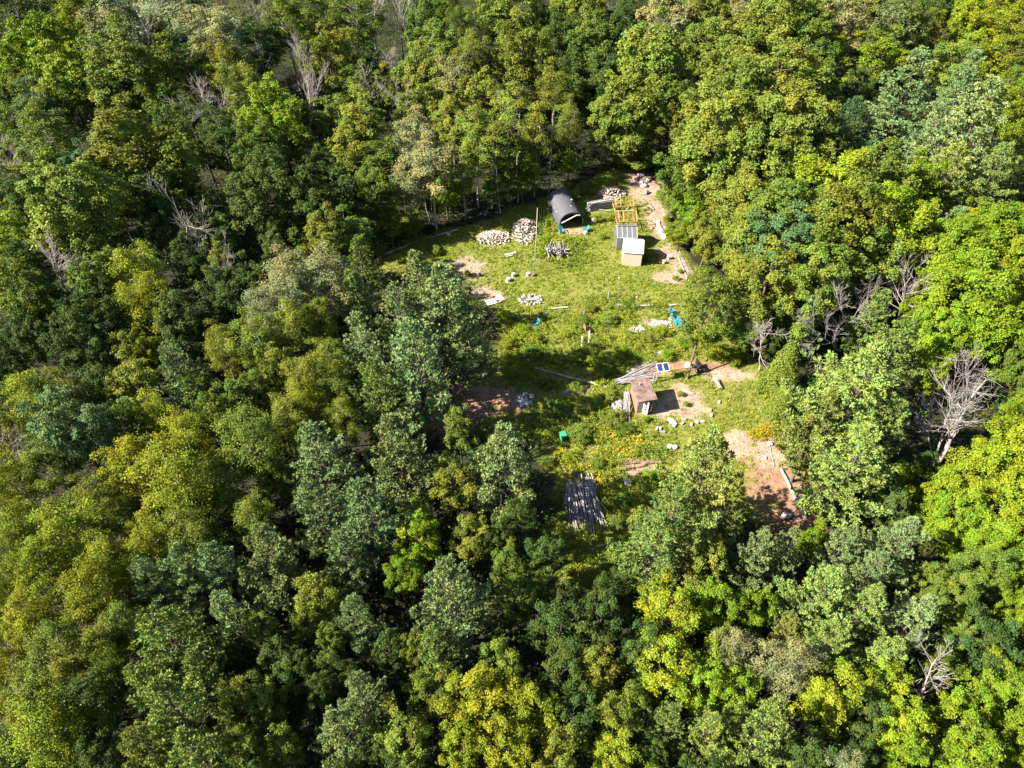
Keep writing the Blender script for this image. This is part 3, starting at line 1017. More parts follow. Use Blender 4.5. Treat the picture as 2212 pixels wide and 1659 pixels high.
def stem(bu, bv, tu, tv, h, r, label):
    g = np.random.default_rng(int(bu * 7 + bv))
    b, t = at(bu, bv), at(tu, tv, h)
    a = Acc()
    n = 8
    p = np.linspace(0, 1, n)[:, None] * (t - b)[None] + g.normal(size=(n, 3)) * 0.07
    p[0] = (0, 0, -0.2)
    a.tube(p, np.linspace(r, r * 0.35, n), 6)
    c = Acc()
    for i in range(9):
        f = g.uniform(0.35, 0.98)
        q = f * (t - b)
        d = nrm(np.array([g.normal(), g.normal(), 0.35]))
        L = g.uniform(0.7, 2.0) * (1.2 - f)
        c.tube([q, q + d * L * 0.5, q + d * L + np.array([0, 0, 0.15])], [r * 0.3, r * 0.2, 0.01], 3)
    root = empty('bare_stem', V3(b))
    part('trunk', a.mesh('trunk', M_PALEBARK), root)
    part('branches', c.mesh('branches', M_PALEBARK), root)
    tag(root, label, 'tree trunk', 'pale stems at the wood edge')


for a in [(1185, 417, 1195, 235, 12.5, 0.11, 'tallest straight pale stem, right behind the grey shelter'),
          (1082, 463, 1064, 285, 12, 0.10, 'straight pale stem left of the firewood heaps, nearest the clearing'),
          (1247, 353, 1240, 235, 11, 0.10, 'slim pale stem in the dark gap above the grey shelter'),
          (1008, 460, 990, 320, 10, 0.09, 'forked pale stem in the dark edge left of the firewood heaps'),
          (928, 480, 905, 370, 8.5, 0.08, 'leaning pale stem above the left end of the clearing'),
          (938, 490, 925, 400, 7, 0.06, 'thinnest pale stem beside the leaning one at the clearing end'),
          (1106, 375, 1098, 290, 8, 0.09, 'short white stem behind the firewood heaps'),
          (1098, 430, 1094, 320, 9, 0.08, 'pale stem just right of the one nearest the clearing'),
          (880, 475, 868, 400, 6, 0.07, 'small pale stem near the bush at the clearing corner'),
          (1158, 395, 1158, 300, 9, 0.07, 'thin stem left of the tallest pale stem')]:
    stem(*a)

# ------------------------------------------------------------------ ground cover (stuff)


def visible(x, y, m=30):
    u, v, d = to_px(np.stack([x, y, 0 * x], -1))
    return (u > -m) & (u < W0 + m) & (v > -m) & (v < H0 + m)


def scatter(n, g):
    y = g.uniform(8, 190, n * 6)
    x = g.uniform(-128, 128, n * 6)
    k = visible(x, y, 60)
    return x[k][:n], y[k][:n]


def undergrowth():
    g = np.random.default_rng(301)
    x, y = scatter(48000, g)
    d = poly_dist(x, y, CLEAR)
    ins, tan, red = ground_masks(x, y)
    k = (d < -0.8) & (red < 0.3) & (fbm(x * 0.16, y * 0.16, 77) > 0.22)
    x, y, d = x[k][:20000], y[k][:20000], d[k][:20000]
    n = len(x)
    hgt = g.uniform(0.3, 1.0, n) + 2.2 * g.uniform(0, 1, n) ** 2
    nl = 26
    N_ = n * nl
    P = np.stack([np.repeat(x, nl), np.repeat(y, nl), np.repeat(hgt, nl)], 1)
    off = g.normal(size=(N_, 3)) * 0.42
    off[:, 2] *= 0.7
    P = P + off
    P[:, 2] = np.abs(P[:, 2])
    Nn = nrm(np.array([0, 0, 0.9]) + g.normal(size=(N_, 3)) * 0.5)
    V, F = leaf_quads(P, Nn, g.uniform(0.08, 0.18, N_), g)
    base = np.stack([g.uniform(0.03, 0.075, n), g.uniform(0.05, 0.10, n), g.uniform(0.010, 0.02, n)], 1)
    tint = np.repeat(np.repeat(base, nl, 0) * tint_of(N_, g, 0.2, 0.1), 4, 0)
    stuff('undergrowth', mesh_np('undergrowth', V, F, M_LEAF, tint), 'low leafy undergrowth covering the floor of the wood', 'undergrowth')


undergrowth()

WEEDY = [(1270, 745, 230, 75), (1230, 870, 130, 100), (1310, 985, 120, 70), (1560, 740, 90, 40), (1330, 1070, 90, 60), (1210, 520, 60, 50),
         (1250, 1150, 110, 110), (1100, 760, 80, 70), (890, 535, 70, 26), (1330, 660, 100, 20), (1700, 930, 40, 120)]


def weedy_mask(x, y):
    w = np.zeros_like(x)
    for e in WEEDY:
        w = np.maximum(w, ell(x, y, *e))
    return w


def clear_pts(n, g):
    x = g.uniform(CLEAR[:, 0].min() - 2, CLEAR[:, 0].max() + 2, n)
    y = g.uniform(CLEAR[:, 1].min() - 2, CLEAR[:, 1].max() + 2, n)
    return x, y


KEEP_OUT = []                                   # (x, y, r) where things stand


def not_blocked(x, y):
    k = np.ones(len(x), bool)
    for a, b, r in KEEP_OUT:
        k &= np.hypot(x - a, y - b) > r
    return k


def meadow():
    g = np.random.default_rng(302)
    x, y = clear_pts(90000, g)
    ins, tan, red = ground_masks(x, y)
    den = ins * (1 - 0.78 * tan) * (1 - 0.93 * red) * (0.35 + 0.65 * fbm(x * 0.9, y * 0.9, 41))
    k = (g.uniform(0, 1, len(x)) < den * 1.1) & not_blocked(x, y)
    x, y = x[k], y[k]
    n = len(x)
    hn = fbm(x * 0.45, y * 0.45, 55)
    hh = 0.10 + 0.30 * hn ** 1.5 + 0.1 * weedy_mask(x, y)
    nb = 5
    N_ = n * nb
    P = np.stack([np.repeat(x, nb), np.repeat(y, nb), ground_z(np.repeat(x, nb), np.repeat(y, nb)) - 0.01], 1)
    P[:, :2] += g.normal(size=(N_, 2)) * 0.08
    lean = g.normal(size=(N_, 3)) * 0.55
    lean[:, 2] = 1
    d = nrm(lean) * (np.repeat(hh, nb) * g.uniform(0.6, 1.3, N_))[:, None]
    w = nrm(np.cross(d, g.normal(size=(N_, 3)))) * 0.028
    V = np.empty((N_, 3, 3))
    V[:, 0], V[:, 1], V[:, 2] = P - w, P + w, P + d
    t = fbm(x * 0.22, y * 0.22, 61)
    t2 = fbm(x * 1.1, y * 1.1, 63)
    c1, c2, c3 = np.array([0.240, 0.295, 0.018]), np.array([0.140, 0.210, 0.020]), np.array([0.330, 0.28, 0.07])
    c = c1 * (1 - t2[:, None]) + c2 * t2[:, None]
    dry = np.clip((t - 0.5) * 3, 0, 0.7)[:, None]
    c = c * (1 - dry) + c3 * dry
    tint = np.repeat(np.repeat(c, nb, 0) * tint_of(N_, g, 0.2, 0.1), 3, 0)
    stuff('meadow_grass', mesh_np('meadow_grass', V.reshape(-1, 3), np.arange(N_ * 3).reshape(N_, 3), M_GRASS, tint),
          'bright yellow-green grass growing over the clearing', 'grass')


def weeds():
    g = np.random.default_rng(303)
    x, y = clear_pts(44000, g)
    ins, tan, red = ground_masks(x, y)
    wm = weedy_mask(x, y)
    den = ins * (1 - 0.96 * tan) * (1 - 0.9 * red) * (0.30 + 1.1 * wm) * np.clip((fbm(x * 0.5, y * 0.5, 71) - 0.30) * 3.2, 0, 1)
    k = (g.uniform(0, 1, len(x)) < den) & not_blocked(x, y)
    x, y, wm = x[k], y[k], wm[k]
    n = len(x)
    print('weeds', n)
    hh = (0.14 + 0.95 * wm * fbm(x * 0.6, y * 0.6, 73)) * g.uniform(0.6, 1.5, n)
    nl = 24
    N_ = n * nl
    f = g.uniform(0.1, 1, N_)
    hr = np.repeat(hh, nl)
    P = np.stack([np.repeat(x, nl), np.repeat(y, nl), hr * f], 1)
    P[:, :2] += g.normal(size=(N_, 2)) * (0.09 + 0.16 * hr * (1.1 - f))[:, None]
    Nn = nrm(np.array([0, 0, 0.8]) + g.normal(size=(N_, 3)) * 0.6)
    V, F = leaf_quads(P, Nn, g.uniform(0.05, 0.105, N_), g, 0.5)
    t = fbm(x * 0.35, y * 0.35, 75)[:, None]
    c = np.array([0.25, 0.265, 0.018]) * t + np.array([0.10, 0.17, 0.03]) * (1 - t)
    tint = np.repeat(np.repeat(c * tint_of(n, g, 0.25, 0.15), nl, 0) * tint_of(N_, g, 0.18, 0.08), 4, 0)
    stuff('weeds', mesh_np('weeds', V, F, M_LEAF, tint), 'knee-high leafy weeds growing through the clearing', 'weeds')


def flowers():
    g = np.random.default_rng(304)
    Ps, Cs = [], []
    spots = [(1320, 950, 60, 26, 90), (1370, 960, 40, 20, 70), (1340, 985, 30, 14, 50), (1220, 985, 30, 14, 40), (1190, 1000, 20, 10, 26), (1290, 1045, 14, 14, 36),
             (1270, 1010, 40, 14, 30), (1420, 648, 7, 16, 22), (1386, 622, 5, 4, 9), (1145, 740, 12, 10, 12), (1080, 735, 20, 8, 8), (1390, 712, 20, 10, 8), (1265, 725, 40, 25, 10), (1500, 760, 40, 10, 16), (1540, 835, 30, 16, 14)]
    for u, v, ru, rv, n in spots:
        for i in range(int(n * 0.18)):
            p = at(u + g.normal() * ru * 0.55, v + g.normal() * rv * 0.55)
            c = (0.62, 0.30, 0.01) if g.uniform() < 0.75 else (0.62, 0.48, 0.03)
            for j in range(6):
                Ps.append(p + np.array([g.normal() * 0.17, g.normal() * 0.17, g.uniform(0.35, 0.8)]))
                Cs.append(c)
    P = np.array(Ps)
    n = len(P)
    V, F = leaf_quads(P, nrm(np.array([0, 0, 1]) + g.normal(size=(n, 3)) * 0.35), g.uniform(0.045, 0.075, n), g, 0.95)
    tint = np.repeat(np.array(Cs) * g.uniform(0.8, 1.15, (n, 1)), 4, 0)
    stuff('wildflowers', mesh_np('wildflowers', V, F, M_LEAF, tint), 'orange and yellow wildflowers scattered through the weeds', 'flowers')


def litter():
    """twigs and chips lying on the bare soil"""
    g = np.random.default_rng(305)
    x, y = clear_pts(60000, g)
    ins, tan, red = ground_masks(x, y)
    k = g.uniform(0, 1, len(x)) < np.maximum(tan * 0.28, red * 0.5)
    x, y, red = x[k][:9000], y[k][:9000], red[k][:9000]
    n = len(x)
    ph = g.uniform(0, 6.28, n)
    L = g.uniform(0.05, 0.45, n) ** 1.4
    d = np.stack([np.cos(ph), np.sin(ph), g.normal(size=n) * 0.1], 1) * L[:, None]
    w = np.stack([-np.sin(ph), np.cos(ph), 0 * ph], 1) * 0.018
    up = np.array([0, 0, 0.02])
    P = np.stack([x, y, ground_z(x, y) + 0.03], 1)
    V = np.empty((n, 4, 3))
    V[:, 0], V[:, 1], V[:, 2], V[:, 3] = P - w, P + w + up, P + d + w + up, P + d - w
    base = np.where((red > 0.4)[:, None], np.array([0.30, 0.15, 0.09]), np.array([0.42, 0.34, 0.28])) * g.uniform(0.4, 1.6, (n, 1))
    stuff('twig_litter', mesh_np('twig_litter', V.reshape(-1, 3), np.arange(n * 4).reshape(n, 4), M_GRASS, np.repeat(base, 4, 0)),
          'fallen twigs and needles lying on the bare soil', 'litter')


# ------------------------------------------------------------------ built things in the clearing


def G(u, v):
    p = at(u, v)
    return Vector((p[0], p[1], 0))


def keep(p, r):
    KEEP_OUT.append((p[0], p[1], r))


def tunnel_shelter():
    fl, fr = Vector((6.62, 83.39, 0)), Vector((10.1, 84.2, 0))
    xa = (fr - fl).normalized()
    ya = Vector((-xa.y, xa.x, 0))
    w, L, hh = 3.55, 6.5, 2.45
    c = (fl + fr) / 2
    root = empty('tunnel_shelter', c, math.atan2(xa.y, xa.x))
    th = np.linspace(0, math.pi, 19)
    prof = [(-w / 2, 0.0), (-w / 2 * 0.99, 0.5)]
    prof += [(-math.cos(t) * w / 2 * 0.97, 0.85 + (hh - 0.85) * math.sin(t) ** 0.85) for t in th]
    prof += [(w / 2 * 0.99, 0.5), (w / 2, 0.0)]

    def shell(inset, y0, y1, n, sag):
        b = Bld()
        m = len(prof)
        vs = []
        for k in range(n + 1):
            y = y0 + (y1 - y0) * k / n
            f = 1 - inset
            dip = sag * (abs(math.sin(k * math.pi / 2)) - 0.5)
            vs += [(px * (f - dip * 0.03), y, max(pz * f - (dip * 0.05 if pz > 1 else 0), 0)) for px, pz in prof]
        fs = [(k * m + i, k * m + i + 1, (k + 1) * m + i + 1, (k + 1) * m + i) for k in range(n) for i in range(m - 1)]
        b.add(vs, fs)
        return b
    part('cover', shell(0, 0, L, 14, 1.0).mesh('cover', M_TARP, True), root)
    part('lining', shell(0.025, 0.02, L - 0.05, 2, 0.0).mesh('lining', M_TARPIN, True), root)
    b = Bld()
    b.poly([(x * 0.995, L, z * 0.995) for x, z in prof], (0, 0.03, 0))
    part('back_panel', b.mesh('back_panel', M_TARP), root)
    b = Bld()
    for y in (0.03, 1.6, 3.2, 4.8, L - 0.1):
        b.tube([(x * 0.96, y, z * 0.96) for x, z in prof], 0.03, 5)
    part('frame', b.mesh('frame', M_STEEL, True), root)
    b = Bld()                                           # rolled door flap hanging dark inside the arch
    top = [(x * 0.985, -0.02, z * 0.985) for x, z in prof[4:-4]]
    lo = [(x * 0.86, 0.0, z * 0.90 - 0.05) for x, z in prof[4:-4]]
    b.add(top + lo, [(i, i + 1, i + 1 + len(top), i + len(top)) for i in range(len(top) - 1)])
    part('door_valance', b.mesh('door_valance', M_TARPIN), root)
    b = Bld()
    b.beam((-1.50, -0.10, 1.02), (0.62, -0.10, 1.98), 0.12, 0.12)
    b.beam((0.62, -0.10, 1.98), (1.15, -0.10, 1.93), 0.12, 0.12)
    part('door_roll', b.mesh('door_roll', M_WHITE), root)
    pipe = Bld()
    z0 = 2.25
    pipe.tube([(0.45, 1.9, z0), (0.45, 1.9, z0 + 0.95)], 0.10, 10)
    pp = part('stove_pipe', pipe.mesh('stove_pipe', M_BLACK, True), root)
    b = Bld()
    b.tube([(0.45, 1.9, z0 + 0.96), (0.45, 1.9, z0 + 1.12), (0.45, 1.9, z0 + 1.22)], [0.17, 0.17, 0.03], 10)
    part('cap', b.mesh('cap', M_STEEL, True), pp)
    b = Bld()
    b.tube([(0.45, 1.9, z0 - 0.1), (0.45, 1.9, z0 + 0.2)], [0.26, 0.2], 12)
    part('flashing', b.mesh('flashing', M_STEEL, True), pp)
    b = Bld()
    b.box((-1.55, 0.9, 1.35), (0.03, 0.18, 0.30), (0, 0.35, 0))
    part('patch', b.mesh('patch', M_WHITE), root, 'small white patch low on the left side')
    b = Bld()
    b.beam((-1.62, 1.9, 1.45), (-1.62, 4.0, 1.45), 0.03, 0.03)
    part('seam', b.mesh('seam', M_WHITE), root)
    tag(root, 'dark grey fabric tunnel shelter with a stove pipe and open front', 'shelter')
    for i in range(4):
        keep(c + ya * (0.8 + i * 1.7), 1.9)


tunnel_shelter()


def chair_meshes():
    out = {}
    b = Bld()
    for i in range(5):
        b.box((0, -0.30 + i * 0.115, 0.36 - i * 0.022), (0.54, 0.10, 0.03))
    out['seat'] = b.mesh('seat', M_TURQ)
    b = Bld()
    for i in range(5):
        x = -0.24 + i * 0.12
        hh = 0.80 - 0.05 * abs(i - 2)
        b.beam((x, 0.22, 0.26), (x * 1.25, 0.22 + hh * 0.45, 0.26 + hh * 0.89), 0.115, 0.03, (0, 1, 0))
    b.beam((-0.3, 0.42, 0.58), (0.3, 0.42, 0.58), 0.03, 0.08)
    out['backrest'] = b.mesh('backrest', M_TURQ)
    for s in (-1, 1):
        b = Bld()
        b.box((s * 0.34, -0.02, 0.56), (0.15, 0.76, 0.03))
        out['armrest%d' % s] = b.mesh('armrest', M_TURQ)
        b = Bld()
        b.beam((s * 0.31, -0.33, 0), (s * 0.31, -0.33, 0.545), 0.04, 0.10)
        out['leg%d' % s] = b.mesh('leg', M_TURQ)
        b = Bld()
        b.beam((s * 0.30, -0.34, 0.33), (s * 0.30, 0.56, 0.03), 0.04, 0.11)
        out['rail%d' % s] = b.mesh('rail', M_TURQ)
    return out


CH = chair_meshes()


def chair(u, v, rz, label, tilt=0.0):
    p = G(u, v)
    r = empty('garden_chair', p, rz)
    if tilt:
        r.rotation_euler = (0, tilt, rz)
        r.location.z = 0.3
    for k, me in CH.items():
        part(me.name.split('.')[0], me, r)
    r.scale = (0.92, 0.92, 0.92)
    keep(p, 0.55)
    return tag(r, label, 'chair', 'turquoise garden chairs')


chair(1212.3, 503, math.radians(20), 'turquoise garden chair at the left corner of the grey shelter')
chair(1264.5, 500, math.radians(-75), 'turquoise garden chair at the right corner of the grey shelter')
chair(1156, 703, math.radians(-50), 'lone turquoise garden chair in the weeds below the stone fire ring')
chair(1460, 694, math.radians(30), 'turquoise garden chair at the upper left of the cluster by the tree')
chair(1464, 706, math.radians(-10), 'turquoise garden chair nearest the viewer in the cluster by the tree')
chair(1483, 706, math.radians(70), 'turquoise garden chair half hidden under the leaning tree')
chair(1450, 676, math.radians(150), 'turquoise garden chair standing alone above the cluster by the tree')


def bucket(u, v, r, h, mat, label, cat='bucket', z=0, name='bucket'):
    root = empty(name, G(u, v) + Vector((0, 0, z)))
    b = Bld()
    b.tube([(0, 0, 0), (0, 0, h)], [r * 0.85, r], 14)
    part('body', b.mesh('body', mat, False), root)
    b = Bld()
    b.tube([(0, 0, h), (0, 0, h + 0.04)], [r * 1.06, r * 1.02], 14)
    part('lid', b.mesh('lid', mat), root)
    b = Bld()
    b.tube([(-r, 0, h * 0.8), (-r * 0.8, 0.1, h + 0.14), (0, 0.14, h + 0.2), (r * 0.8, 0.1, h + 0.14), (r, 0, h * 0.8)], 0.012, 4)
    part('handle', b.mesh('handle', M_STEEL), root)
    return tag(root, label, cat)


bucket(1264.4, 506, 0.2, 0.4, M_WHITE, 'white pail in front of the right-hand chair at the shelter')
bucket(1433.4, 569, 0.2, 0.42, M_WHITE, 'white pail beside the red crate right of the white-roofed shed')
bucket(1443.5, 559.5, 0.22, 0.55, M_WHITE, 'white drum at the tip of the shed shadow')
bucket(1037, 596, 0.22, 0.34, M_BLACK, 'small black pail on the bare patch left of the clearing')


def crate(u, v, mat, label, s=(0.6, 0.45, 0.3), rz=0.3, cat='crate'):
    root = empty('crate', G(u, v), rz)
    x, y, z = s
    b = Bld()
    b.box((0, 0, 0.02), (x, y, 0.04))
    part('floor', b.mesh('floor', mat), root)
    for sx, sy, sw, sl in ((0, -1, x, 0.03), (0, 1, x, 0.03)):
        b = Bld()
        b.box((0, sy * y / 2, z / 2), (x, 0.03, z))
        part('side', b.mesh('side', mat), root)
    for sx in (-1, 1):
        b = Bld()
        b.box((sx * (x / 2 + 0.016), 0, z / 2), (0.03, y + 0.03, z))
        part('end', b.mesh('end', mat), root)
    return tag(root, label, cat)


crate(1428.5, 567.5, M_RED, 'red plastic crate right of the white-roofed shed')
crate(1067.5, 644.5, M_RED, 'small red crate behind the white sheets on the grass', (0.4, 0.35, 0.25))


def gable_frame(x0, x1, y0, y1, he, hr):
    """corner points of a small house with the ridge along x"""
    ym = (y0 + y1) / 2
    return ym


def shed():
    a, bq = Vector((14.52, 75.01, 0)), Vector((16.98, 74.72, 0))
    xa = (bq - a).normalized()
    root = empty('garden_shed', a, math.atan2(xa.y, xa.x))
    w, d, he, hr = 2.48, 3.1, 2.12, 3.0
    ym = d / 2
    b = Bld()
    b.box((w / 2, 0, he / 2), (w, 0.03, he))
    part('wall', b.mesh('wall', M_OSB), root, 'pale strand board front wall')
    b = Bld()
    b.box((w / 2, d, he / 2), (w, 0.03, he))
    part('wall', b.mesh('wall', M_OSB), root)
    for x in (0.02, w - 0.05):
        b = Bld()
        b.poly([(x, 0.016, 0), (x, d - 0.016, 0), (x, d - 0.016, he), (x, ym, hr - 0.03), (x, 0.016, he)], (0.03, 0, 0))
        part('wall', b.mesh('wall', M_OSB), root)
    k = 0.14
    sl = (hr - he) / ym
    rf = Bld()
    rf.sheet((-0.07, -k, he + 0.05 - sl * k), (w + 0.12, -k - 0.02, he + 0.05 - sl * k), (w + 0.12, ym, hr + 0.05), (-0.07, ym, hr + 0.05), 0.05)
    r1 = part('roof', rf.mesh('roof', M_WRAP), root, 'white wrapped front roof slope with printed lettering')
    rb = Bld()
    rb.sheet((-0.07, ym + 0.003, hr + 0.05), (w + 0.12, ym + 0.003, hr + 0.05), (w + 0.12, d + k, he + 0.05 - sl * k), (-0.07, d + k, he + 0.05 - sl * k), 0.05)
    part('roof', rb.mesh('roof', M_WRAP), root)
    b = Bld()
    b.beam((w + 0.125, -k, he - 0.03 - sl * k), (w + 0.125, ym, hr - 0.03), 0.02, 0.12)
    b.beam((w + 0.125, ym, hr - 0.03), (w + 0.125, d + k, he - 0.03 - sl * k), 0.02, 0.12)
    part('fascia', b.mesh('fascia', M_BROWNWOOD), root)
    ang = math.atan2(hr - he, ym)
    for (fx, fy, mat, flip) in ((0.86, 0.80, M_INK_R, 1), (2.05, 0.76, M_INK_B, 1), (0.42, 0.47, M_INK_B, 0), (1.42, 0.42, M_INK_R, 0), (2.42, 0.42, M_INK_B, 2)):
        cu = bpy.data.curves.new('lettering', 'FONT')
        cu.body = 'TYPAR' if flip < 2 else 'TY'
        cu.size = 0.24
        cu.align_x = 'CENTER'
        cu.align_y = 'CENTER'
        cu.offset = 0.006
        to = bpy.data.objects.new('lettering', cu)
        COL.objects.link(to)
        dg = bpy.context.evaluated_depsgraph_get()
        me = bpy.data.meshes.new_from_object(to.evaluated_get(dg))
        bpy.data.objects.remove(to)
        me.materials.clear()
        me.materials.append(mat)
        o = part('lettering', me, r1)
        y = -k + fy * (ym + k)
        o.location = (fx, y, he + 0.054 + sl * y)
        o.rotation_euler = (ang, 0, 0)
    tag(root, 'small plywood shed with a white printed wrap on its roof', 'shed')
    keep((15.7, 75.9), 1.35)
    keep((15.9, 77.4), 1.3)


shed()


def greenhouse():
    x0, x1, y0, y1, he, hr = 14.12, 16.78, 78.45, 81.3, 1.95, 2.85
    ym = (y0 + y1) / 2
    root = empty('greenhouse', ((x0 + x1) / 2, y0, 0))
    w, d = x1 - x0, y1 - y0
    h = w / 2
    ym = d / 2
    b = Bld()
    for x in (-h, h):
        for y in (0, d):
            b.box((x, y, he / 2), (0.07, 0.07, he))
    for y in (0, d):
        b.beam((-h, y, he), (h, y, he), 0.07, 0.07)
    b.beam((-h, ym, hr), (h, ym, hr), 0.05, 0.09)
    for i in range(5):
        x = -h + w * i / 4
        b.beam((x, 0, he + 0.03), (x, ym, hr + 0.03), 0.06, 0.06)
        b.beam((x, d, he + 0.03), (x, ym, hr + 0.03), 0.06, 0.06)
    part('frame', b.mesh('frame', M_PALEWOOD), root)
    for i in range(4):
        xa, xb = -h + w * i / 4 + 0.035, -h + w * (i + 1) / 4 - 0.035
        for yy in (0, d):
            b = Bld()
            b.sheet((xa, yy, he + 0.045), (xb, yy, he + 0.045), (xb, ym, hr + 0.045), (xa, ym, hr + 0.045), 0.012)
            part('roof_panel', b.mesh('roof_panel', M_PANE), root)
    for x in (-h - 0.045, h + 0.045):
        b = Bld()
        b.poly([(x, 0, 0), (x, d, 0), (x, d, he), (x, ym, hr), (x, 0, he)], (0.01, 0, 0))
        part('side_panel', b.mesh('side_panel', M_PANE), root)
    for y in (-0.045, d + 0.045):
        b = Bld()
        b.box((0, y, he / 2), (w, 0.01, he - 0.04))
        part('wall_panel', b.mesh('wall_panel', M_PANE), root)
    b = Bld()
    b.beam((-h - 0.05, ym, hr + 0.10), (h + 0.05, ym, hr + 0.10), 0.30, 0.03)
    part('ridge_cap', b.mesh('ridge_cap', M_STEEL), root)
    tag(root, 'greenhouse with translucent grey panels behind the white-roofed shed', 'greenhouse')
    keep((15.4, 79.8), 1.5)


greenhouse()


def bare_frame(x0, x1, y0, y1, he, hr, label, post=True):
    root = empty('timber_frame', ((x0 + x1) / 2, y0, 0), math.radians(2))
    h, d = (x1 - x0) / 2, y1 - y0
    ym = d / 2

    def t(p, q, nm='beam'):
        b = Bld()
        b.beam(p, q, 0.075, 0.075)
        part(nm, b.mesh(nm, M_NEWWOOD), root)
    for x in (-h, h):
        for y in (0, d):
            t((x, y, 0), (x, y, he - 0.04), 'post')
        t((x, 0, he), (x, ym, hr - 0.05), 'rafter')
        t((x, d, he), (x, ym, hr - 0.05), 'rafter')
        t((x, 0.04, 0.9), (x, d - 0.04, 0.9), 'rail')
        t((x, ym, 0.95), (x, ym, hr - 0.06), 'stud')
    t((-h, 0, he), (h, 0, he), 'plate')
    t((-h, d, he), (h, d, he), 'plate')
    t((-h, ym, hr), (h, ym, hr), 'ridge')
    t((-h + 0.04, 0, 0.12), (h - 0.04, 0, 0.12), 'sill')
    for i in range(1, 4):
        x = -h + 2 * h * i / 4
        t((x, d, 0), (x, d, he - 0.04), 'stud')
    t((-h * 0.45, 0, he + 0.01), (-h * 0.45, ym, hr - 0.05), 'rafter')
    return tag(root, label, 'timber frame')


bare_frame(14.78, 17.28, 82.5, 85.2, 1.9, 2.7, 'bare new-lumber house frame right behind the greenhouse')
bare_frame(14.75, 17.3, 86.3, 88.9, 1.9, 2.7, 'bare new-lumber house frame farthest back, beside the stacked logs')


def brown_hut():
    a = Vector((13.19, 48.75, 0))
    root = empty('wooden_hut', a, math.radians(12))
    w, d, hf, hb = 1.68, 2.3, 2.2, 2.45
    b = Bld()
    b.box((0, d / 2, hf / 2), (0.04, d, hf))
    part('wall', b.mesh('wall', M_BROWNWOOD), root)
    b = Bld()
    b.box((w / 2, d, hb / 2), (w, 0.04, hb))
    part('wall', b.mesh('wall', M_BROWNWOOD), root)
    b = Bld()
    b.box((w, d / 2 + 0.35, hf / 2), (0.04, d - 0.75, hf))
    part('wall', b.mesh('wall', M_BROWNWOOD), root)
    b = Bld()
    b.box((0.30, 0, hf / 2), (0.56, 0.04, hf))
    part('front_wall', b.mesh('front_wall', M_PALEWOOD), root, 'pale board front wall left of the opening')
    b = Bld()
    b.box((w - 0.02, 0.02, hf / 2), (0.10, 0.10, hf))
    part('post', b.mesh('post', M_NEWWOOD), root)
    b = Bld()
    b.beam((0, 0.02, hf + 0.02), (w, 0.02, hf + 0.02), 0.08, 0.10)
    part('header', b.mesh('header', M_BROWNWOOD), root)
    b = Bld()
    b.box((0.80, -0.28, 1.0), (0.60, 0.04, 1.95), (0.0, 0, -0.85))
    dr = part('door', b.mesh('door', M_DOORW), root, 'pale door standing ajar with three dark cut-outs')
    for z in (0.8, 1.2, 1.6):
        b = Bld()
        b.box((0.80, -0.302, z), (0.16, 0.05, 0.24), (0.0, 0, -0.85))
        part('cut_out', b.mesh('cut_out', M_BLACK), dr)
    sl = (hb - hf) / d
    b = Bld()
    b.sheet((-0.24, -0.42, hf + 0.12 - 0.42 * sl), (w + 0.2, -0.42, hf + 0.12 - 0.42 * sl), (w + 0.2, d + 0.25, hb + 0.16), (-0.24, d + 0.25, hb + 0.16), 0.06)
    rf = part('roof', b.mesh('roof', M_ROOF), root, 'brown weathered slab roof')
    b = Bld()
    b.tube([(0.62, 1.75, hb), (0.62, 1.75, hb + 0.42)], 0.05, 8)
    vp = part('vent_pipe', b.mesh('vent_pipe', M_WHITE), rf)
    tag(root, 'small brown wooden hut with a weathered slab roof and pale door ajar', 'hut')
    keep(a + Vector((0.7, 0.8, 0)), 1.3)
    keep(a + Vector((0.5, 1.9, 0)), 1.2)


brown_hut()

# ---- wood: heaps of split firewood, stacked logs, poles


def split_mesh(k):
    g = random.Random(k)
    b = Bld()
    L, r = g.uniform(0.40, 0.52), g.uniform(0.10, 0.14)
    a0 = g.uniform(1.2, 2.0)
    pts = [(0, 0)] + [(r * 1.5 * math.cos(t), r * 1.5 * math.sin(t)) for t in (0, a0 / 3, 2 * a0 / 3, a0)]
    cx, cy = sum(p[0] for p in pts) / 5, sum(p[1] for p in pts) / 5
    b.poly([(-L / 2, x - cx, y - cy) for x, y in pts], (L, 0, 0))
    return b.mesh('split_firewood', M_FIREWOOD)


SPLIT = [split_mesh(i) for i in range(5)]


def heap(u0, u1, v0, v1, hh, n, label, group, seed, tall=1.0):
    g = random.Random(seed)
    c = G((u0 + u1) / 2, (v0 + v1) / 2 + 4)
    rx = (G(u1, v1) - G(u0, v1)).length / 2
    ry = max((G(0, v0 + 6) - G(0, v1)).length / 2, 0.8)
    base = None
    for i in range(n):
        q = math.sqrt((i + 0.5) / n)
        ph = i * 2.39996
        x, y = rx * q * math.cos(ph), ry * q * math.sin(ph)
        z = hh * (1 - q ** 1.6) * g.uniform(0.72, 1.0) + 0.08
        me = g.choice(SPLIT)
        if base is None:
            o = base = bpy.data.objects.new('split_firewood', me)
        else:
            o = base.copy()
            o.data = me
        o.location = (c.x + x, c.y + y, z)
        o.rotation_euler = (g.uniform(0, 6.28), g.uniform(-0.5, 0.5), g.uniform(0, 6.28))
        s = g.uniform(0.85, 1.25)
        o.scale = (s, s, s)
        COL.objects.link(o)
        tag(o, label, 'firewood', group)
    keep(c, min(rx, 3) * 0.95)


